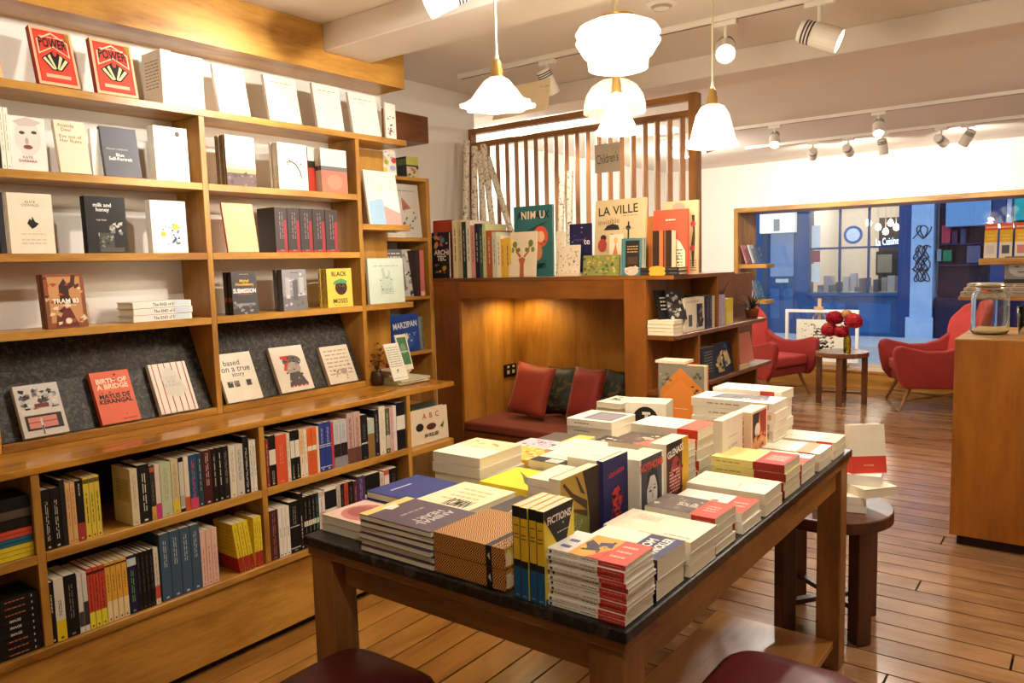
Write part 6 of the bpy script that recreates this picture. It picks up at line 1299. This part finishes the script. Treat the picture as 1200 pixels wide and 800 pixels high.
# shelf unit with card racks behind the counter
YD = 6.4
du = thing('display_shelving', 'wooden display shelving behind the sales counter', 'shelving', (x_at(1147, YD, 1.4), YD, 0))
zs = on_y(1147, 303, YD).z; xs = x_at(1147, YD, zs); xe = xs + 1.3
MB().box((xs, YD, zs - .045), (xe, YD + .3, zs)).build('shelf', W_CASE_X, du, bevel=.003)
zs2 = on_y(1130, 347, YD).z
MB().box((xs - .12, YD, zs2 - .03), (xe, YD + .3, zs2)).build('shelf', W_CASE_X, du, bevel=.003)
for xx in (xs + .45, xe): MB().box((xx - .015, YD + .28, .001), (xx + .015, YD + .3, zs + .4)).build('upright', W_CASE_Z, du)
for k in range(4):
    xk = x_at(1153 + 18 * k, YD + .05, zs + .1); wd = x_at(1168 + 18 * k, YD + .05, zs + .1) - xk
    hh = on_y(1155, 262, YD + .05).z - zs
    M = frame((xk, YD + .05, zs + .003), (1, 0, 0), (0, math.cos(.15), -math.sin(.15)), (0, math.sin(.15), math.cos(.15)))
    book(M, wd, hh, .02, '#f0e8d8', ('first', 'second', 'third', 'fourth')[k] + ' orange topped greeting pack on the shelf behind the counter', front=[('r', 0, .8, 1, 1, '#e0603a'), ('l', .1, .84, .9, .94, 1, '#f4e0c0'), ('r', 0, .45, 1, .8, '#ecb830'), ('r', .2, .12, .8, .36, ('#d8d4cc', '#5a5a68', '#d88a8a', '#8ab0c0')[k]), ('l', .2, .5, .8, .7, 2, '#f0d878')], name='greeting_pack', cat='card pack', group='greeting packs behind the counter')
MB_ = None
for k, (c, lab) in enumerate((('#b8a890', 'lowest folded newspaper in the pile behind the glass jar'), ('#c8b8a0', 'middle folded newspaper in the pile behind the glass jar'), ('#d0c4ac', 'top folded newspaper in the pile behind the glass jar'))):
    xk = xs - .11 + .02 * k
    flat_stack(xk + .42, YD + .01, .42, .26, 1, .028, 180, c, lab, z=zs2 + .0005 + k * .0295, jit=0, spine=[('l', .1, .05, .9, .95, 2, '#6a6054', True)], name='newspaper', cat='newspaper')
xm = x_at(1176, YD - .0, zs2 + .1)
M = frame((xm, YD + .03, zs2 + .0885), (1, 0, 0), (0, 1, 0), (0, 0, 1))
book(M, .22, .19, .008, '#8a8a88', 'grey magazine with a child portrait behind the counter', front=[('c', .45, .58, .34, .34, '#b8b8b4'), ('c', .33, .62, .07, .025, '#4a4a4a'), ('c', .58, .62, .07, .025, '#4a4a4a'), ('c', .45, .42, .1, .025, '#6a5a58'), ('r', 0, 0, 1, .16, '#3a3a3a')], name='magazine', cat='magazine')
flat_stack(xs + .55, YD + .02, .34, .26, 1, .003, 180, '#f0e4d0', 'cream backing sheet', z=zs + .0002) if False else None

# ---------------------------------------------------------------- the street outside
st = MB().box((-14, 9.95, -.3), (10, 30, -.06))
struct('street', st, speckle('#8c8e94', '#b4b6ba', 3, .8, .4, .7, 'asphalt', .05), 'grey street paving outside the window')
YFc = 14.7
pv = MB().box((-14, YFc - 1.6, -.06), (10, YFc + .2, .06))
struct('pavement', pv, plain('#b9bcc0', .8), 'pale kerbed pavement across the street')
BLUE = plain('#164f84', .35, vary=.12, scale=2); NAVY = plain('#151c40', .3); PALE = speckle('#8fb0d8', '#aac6e6', 3, .6, .4, .7, 'painted_stone', .02)
fx = lambda px, py=300: on_y(px, py, YFc).x
fz = lambda py, px=1000: on_y(px, py, YFc).z
bd = thing('shop_building', 'blue painted shop front with lit window across the street', 'building', (fx(1000), YFc, 0))
HT = 4.4
xw0, xw1 = fx(948), fx(1053); zw0, zw1 = fz(343), fz(238) + .5
def part(nm, a, b, m, par=bd, bev=0): return MB().box(a, b).build(nm, m, par, bevel=bev)
part('pilaster', (fx(880) - 6, YFc, 0), (fx(893), YFc + .4, HT), BLUE)
dr = part('door', (fx(897), YFc + .12, .06), (fx(932), YFc + .17, 2.3), BLUE)
for (u0, u1, v0, v1) in ((.1, .44, .12, .38), (.56, .9, .12, .38), (.1, .9, .48, .95)):
    X0, X1 = fx(897), fx(932)
    part('panel', (X0 + (X1 - X0) * u0, YFc + .105, .06 + 2.24 * v0), (X0 + (X1 - X0) * u1, YFc + .1195, .06 + 2.24 * v1), plain('#8a9fc0', .2) if v1 > .9 else plain('#20609a', .35), dr, .006)
part('letter_plate', (fx(907), YFc + .10, 1.02), (fx(922), YFc + .119, 1.09), plain('#c8d0c8', .3, .5), dr)
part('door_head', (fx(893), YFc, 2.31), (fx(948), YFc + .3, HT), BLUE)
part('door_post', (fx(932.5), YFc, 0), (fx(948), YFc + .3, 2.3), BLUE)
part('stall_riser', (xw0, YFc, 0), (xw1, YFc + .3, zw0 - .06), BLUE)
part('window_sill', (xw0 - .02, YFc - .08, zw0 - .0595), (xw1 + .02, YFc + .3, zw0), BLUE, bev=.01)
for k in range(2):
    a = xw0 + .12 + (xw1 - xw0) * .5 * k; part('riser_panel', (a, YFc - .012, .12), (a + (xw1 - xw0) * .5 - .22, YFc - .0005, zw0 - .18), plain('#235f9c', .35), bd, .005)
part('sign_fascia', (xw0, YFc, zw1), (xw1, YFc + .3, HT), BLUE)
part('pilaster', (xw1, YFc - .04, 0), (fx(1068), YFc + .4, HT), plain('#1c447e', .35))
pale = part('pilaster', (fx(1068) + .001, YFc - .06, 0), (fx(1094), YFc + .4, HT), PALE)
part('plinth', (fx(1068) - .05, YFc - .12, 0), (fx(1094) + .03, YFc - .061, .42), PALE)
for px in (983, 1017): part('mullion', (fx(px) - .018, YFc + .04, zw0), (fx(px) + .018, YFc + .09, zw1), plain('#1a3a70', .4))
zt_ = fz(290); part('transom', (xw0, YFc + .045, zt_ - .018), (xw1, YFc + .085, zt_ + .018), plain('#1a3a70', .4))
part('pane', (xw0, YFc + .06, zw0), (xw1, YFc + .064, zw1), glass())
# graffiti on the pale pilaster
mb = MB(); rng = random.Random(11); mt = [plain('#20242c', .6)]
X0, X1 = fx(1070), fx(1092)
for (zc, n) in ((fz(272, 1080), 5), (fz(295, 1080), 8), (fz(310, 1080), 9), (fz(322, 1080), 8)):
    pts = []
    for i in range(n * 6):
        q = i * .42
        pts.append((X0 + (X1 - X0) * (.15 + .7 * i / (n * 6) + .16 * math.sin(q * 1.9 + zc * 9)), YFc - .064, zc + .11 * math.cos(q * 1.25 + zc * 5)))
    mb.tube(pts, .009, 5)
mb.build('graffiti', mt, pale)
# lit shop interior behind the pane
RM = plain('#efe9de', .8)
part('room_back', (xw0 - .3, YFc + 3.0, 0), (xw1 + .3, YFc + 3.1, 3.2), RM)
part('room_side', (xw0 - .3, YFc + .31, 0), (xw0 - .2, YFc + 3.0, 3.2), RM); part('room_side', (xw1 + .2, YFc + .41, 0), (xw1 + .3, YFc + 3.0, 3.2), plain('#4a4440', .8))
part('room_ceiling', (xw0 - .3, YFc + .31, 3.2), (xw1 + .3, YFc + 3.1, 3.25), RM); part('room_floor', (xw0 - .3, YFc + .31, zw0 - .1), (xw1 + .3, YFc + 3.0, zw0 - .02), plain('#d8cbb0', .8))
part('wall_panel', (fx(1004), YFc + 1.7, zw0), (fx(1056), YFc + 1.76, fz(252)), plain('#3e3a3a', .7))
part('picture', (fx(1004), YFc + 1.5, fz(325)), (fx(1030), YFc + 1.55, fz(295)), plain('#1c1c1e', .5)); part('picture', (fx(1006), YFc + 1.49, fz(322)), (fx(1024), YFc + 1.499, fz(299)), plain('#9a9a90', .6))
lamp('POINT', 'shop_room_light', ((xw0 + xw1) / 2, YFc + 1.4, 2.7), 42, (1, .92, .80), None, bd, .3)
for k, px in enumerate((1000, 1012, 1021, 1027, 1034)):
    c = Vector((fx(px), YFc + 1.1, on_y(px, 262 + (k % 3) * 5, YFc + 1.1).z))
    b = MB().lathe([(0, .07), (.03, .06), (.055, 0), (.04, -.05), (0, -.06)], 14, c).build('pendant_bulb', glow('#ffe8c0', 9), bd, smooth=True)
    MB().tube([c + Vector((0, 0, .06)), (c.x, c.y, 3.2)], .006, 5).build('pendant_cord', plain('#e8e0d0', .6), b)
rng = random.Random(21)
for k in range(13):
    a = xw0 + .06 + k * (xw1 - xw0 - .1) / 13; hh = rng.uniform(.08, .34); c = rng.choice(['#3a4a6a', '#e8e4dc', '#6a6470', '#c8c4c0', '#2a2c34', '#8aa0b8', '#e8d8d8'])
    part('display_item', (a, YFc + .22 + rng.uniform(0, .3), zw0 + .0), (a + rng.uniform(.07, .14), YFc + .62, zw0 + hh), plain(c, .6))
rd = MB().lathe([(0, 0), (.16, 0), (.16, .012), (0, .012)], 32)
o = rd.build('round_sticker', plain('#2a5aa0', .5), bd); o.location = (fx(999, 275), YFc + .05, fz(275, 999)); o.rotation_euler = (R(90), 0, 0)
o2 = MB().lathe([(0, 0), (.115, 0), (.115, .004), (0, .004)], 32).build('sticker_centre', plain('#e8f0f4', .5), o, smooth=False); o2.matrix_parent_inverse = Matrix(); o2.location = (0, 0, .0125)
nt_ = MB(); mats = []
add_prints(nt_, mats, [('t', 'La Cuisine', .5, .5, .8, '#bfe4ff', 4, .95, .0)], fx(1052) - fx(1024), .16, lambda a, b, n: (fx(1024) + a, YFc + .10, fz(288, 1038) + b), random.Random(2))
nt_.build('window_lettering', [glow('#bfe4ff', 3.0)], bd)
for (pa, pb, ya, yb, c) in ((950, 960, 262, 290, '#ece8e0'), (950, 960, 292, 306, '#a05058'), (950, 960, 308, 330, '#e8e4da')): part('poster', (fx(pa), YFc + .05, fz(yb)), (fx(pb), YFc + .0595, fz(ya)), plain(c, .6))
# neighbouring dark shop front
nb_ = thing('neighbour_shop', 'dark navy shop front with pale blue sign across the street', 'building', (fx(1130), YFc, 0))
part('wall', (fx(1094) + .031, YFc + .30, 0), (fx(1205) + 3, YFc + .5, HT), NAVY, nb_)
part('stall_riser', (fx(1094) + .031, YFc, 0), (fx(1160), YFc + .29, .75), NAVY, nb_, .01)
part('sign_box', (fx(1108), YFc - .1, fz(265, 1134)), (fx(1160), YFc + .1, fz(232, 1134) + .3), plain('#6f9ccc', .5), nb_, .01)
part('column', (fx(1161), YFc - .02, 0), (fx(1177), YFc + .29, HT), plain('#1c3c74', .35), nb_)
part('column', (fx(1178), YFc + .02, 0), (fx(1183), YFc + .29, HT), plain('#8fb0d8', .4), nb_)
part('teal_board', (fx(1186), YFc + .05, fz(258, 1190)), (fx(1230), YFc + .12, fz(225, 1190)), plain('#1fa8a8', .5), nb_)
for (z_, px0, px1) in ((fz(285, 1120), 1095, 1150), (fz(310, 1120), 1095, 1150)):
    part('window_shelf', (fx(px0) + .04, YFc + .05, z_ - .02), (fx(px1), YFc + .29, z_), plain('#27305c', .4), nb_)
for (px0, px1, y0, y1, c) in ((1102, 1112, 264, 285, '#b83a50'), (1114, 1120, 270, 285, '#4a2a50'), (1104, 1114, 293, 306, '#2a7a58'), (1097, 1102, 292, 306, '#8a98a8'), (1132, 1148, 288, 308, '#5a5a78'), (1124, 1130, 268, 285, '#3a4470')):
    part('goods', (fx(px0), YFc + .08, fz(y1, px0)), (fx(px1), YFc + .2, fz(y0, px0)), plain(c, .6), nb_)
# white panel on the far door head, glow added to whiten it
wb = thing('sign_panel', 'white panel with added glow fixed above the blue door', 'sign', (fx(913), YFc - .1, fz(273, 913)))
part('panel_box', (fx(893.5, 260), YFc - .16, fz(273, 913)), (fx(934, 260), YFc - .001, fz(248, 913)), glow('#f4ead4', .4, 'added_glow_panel'), wb, .01)
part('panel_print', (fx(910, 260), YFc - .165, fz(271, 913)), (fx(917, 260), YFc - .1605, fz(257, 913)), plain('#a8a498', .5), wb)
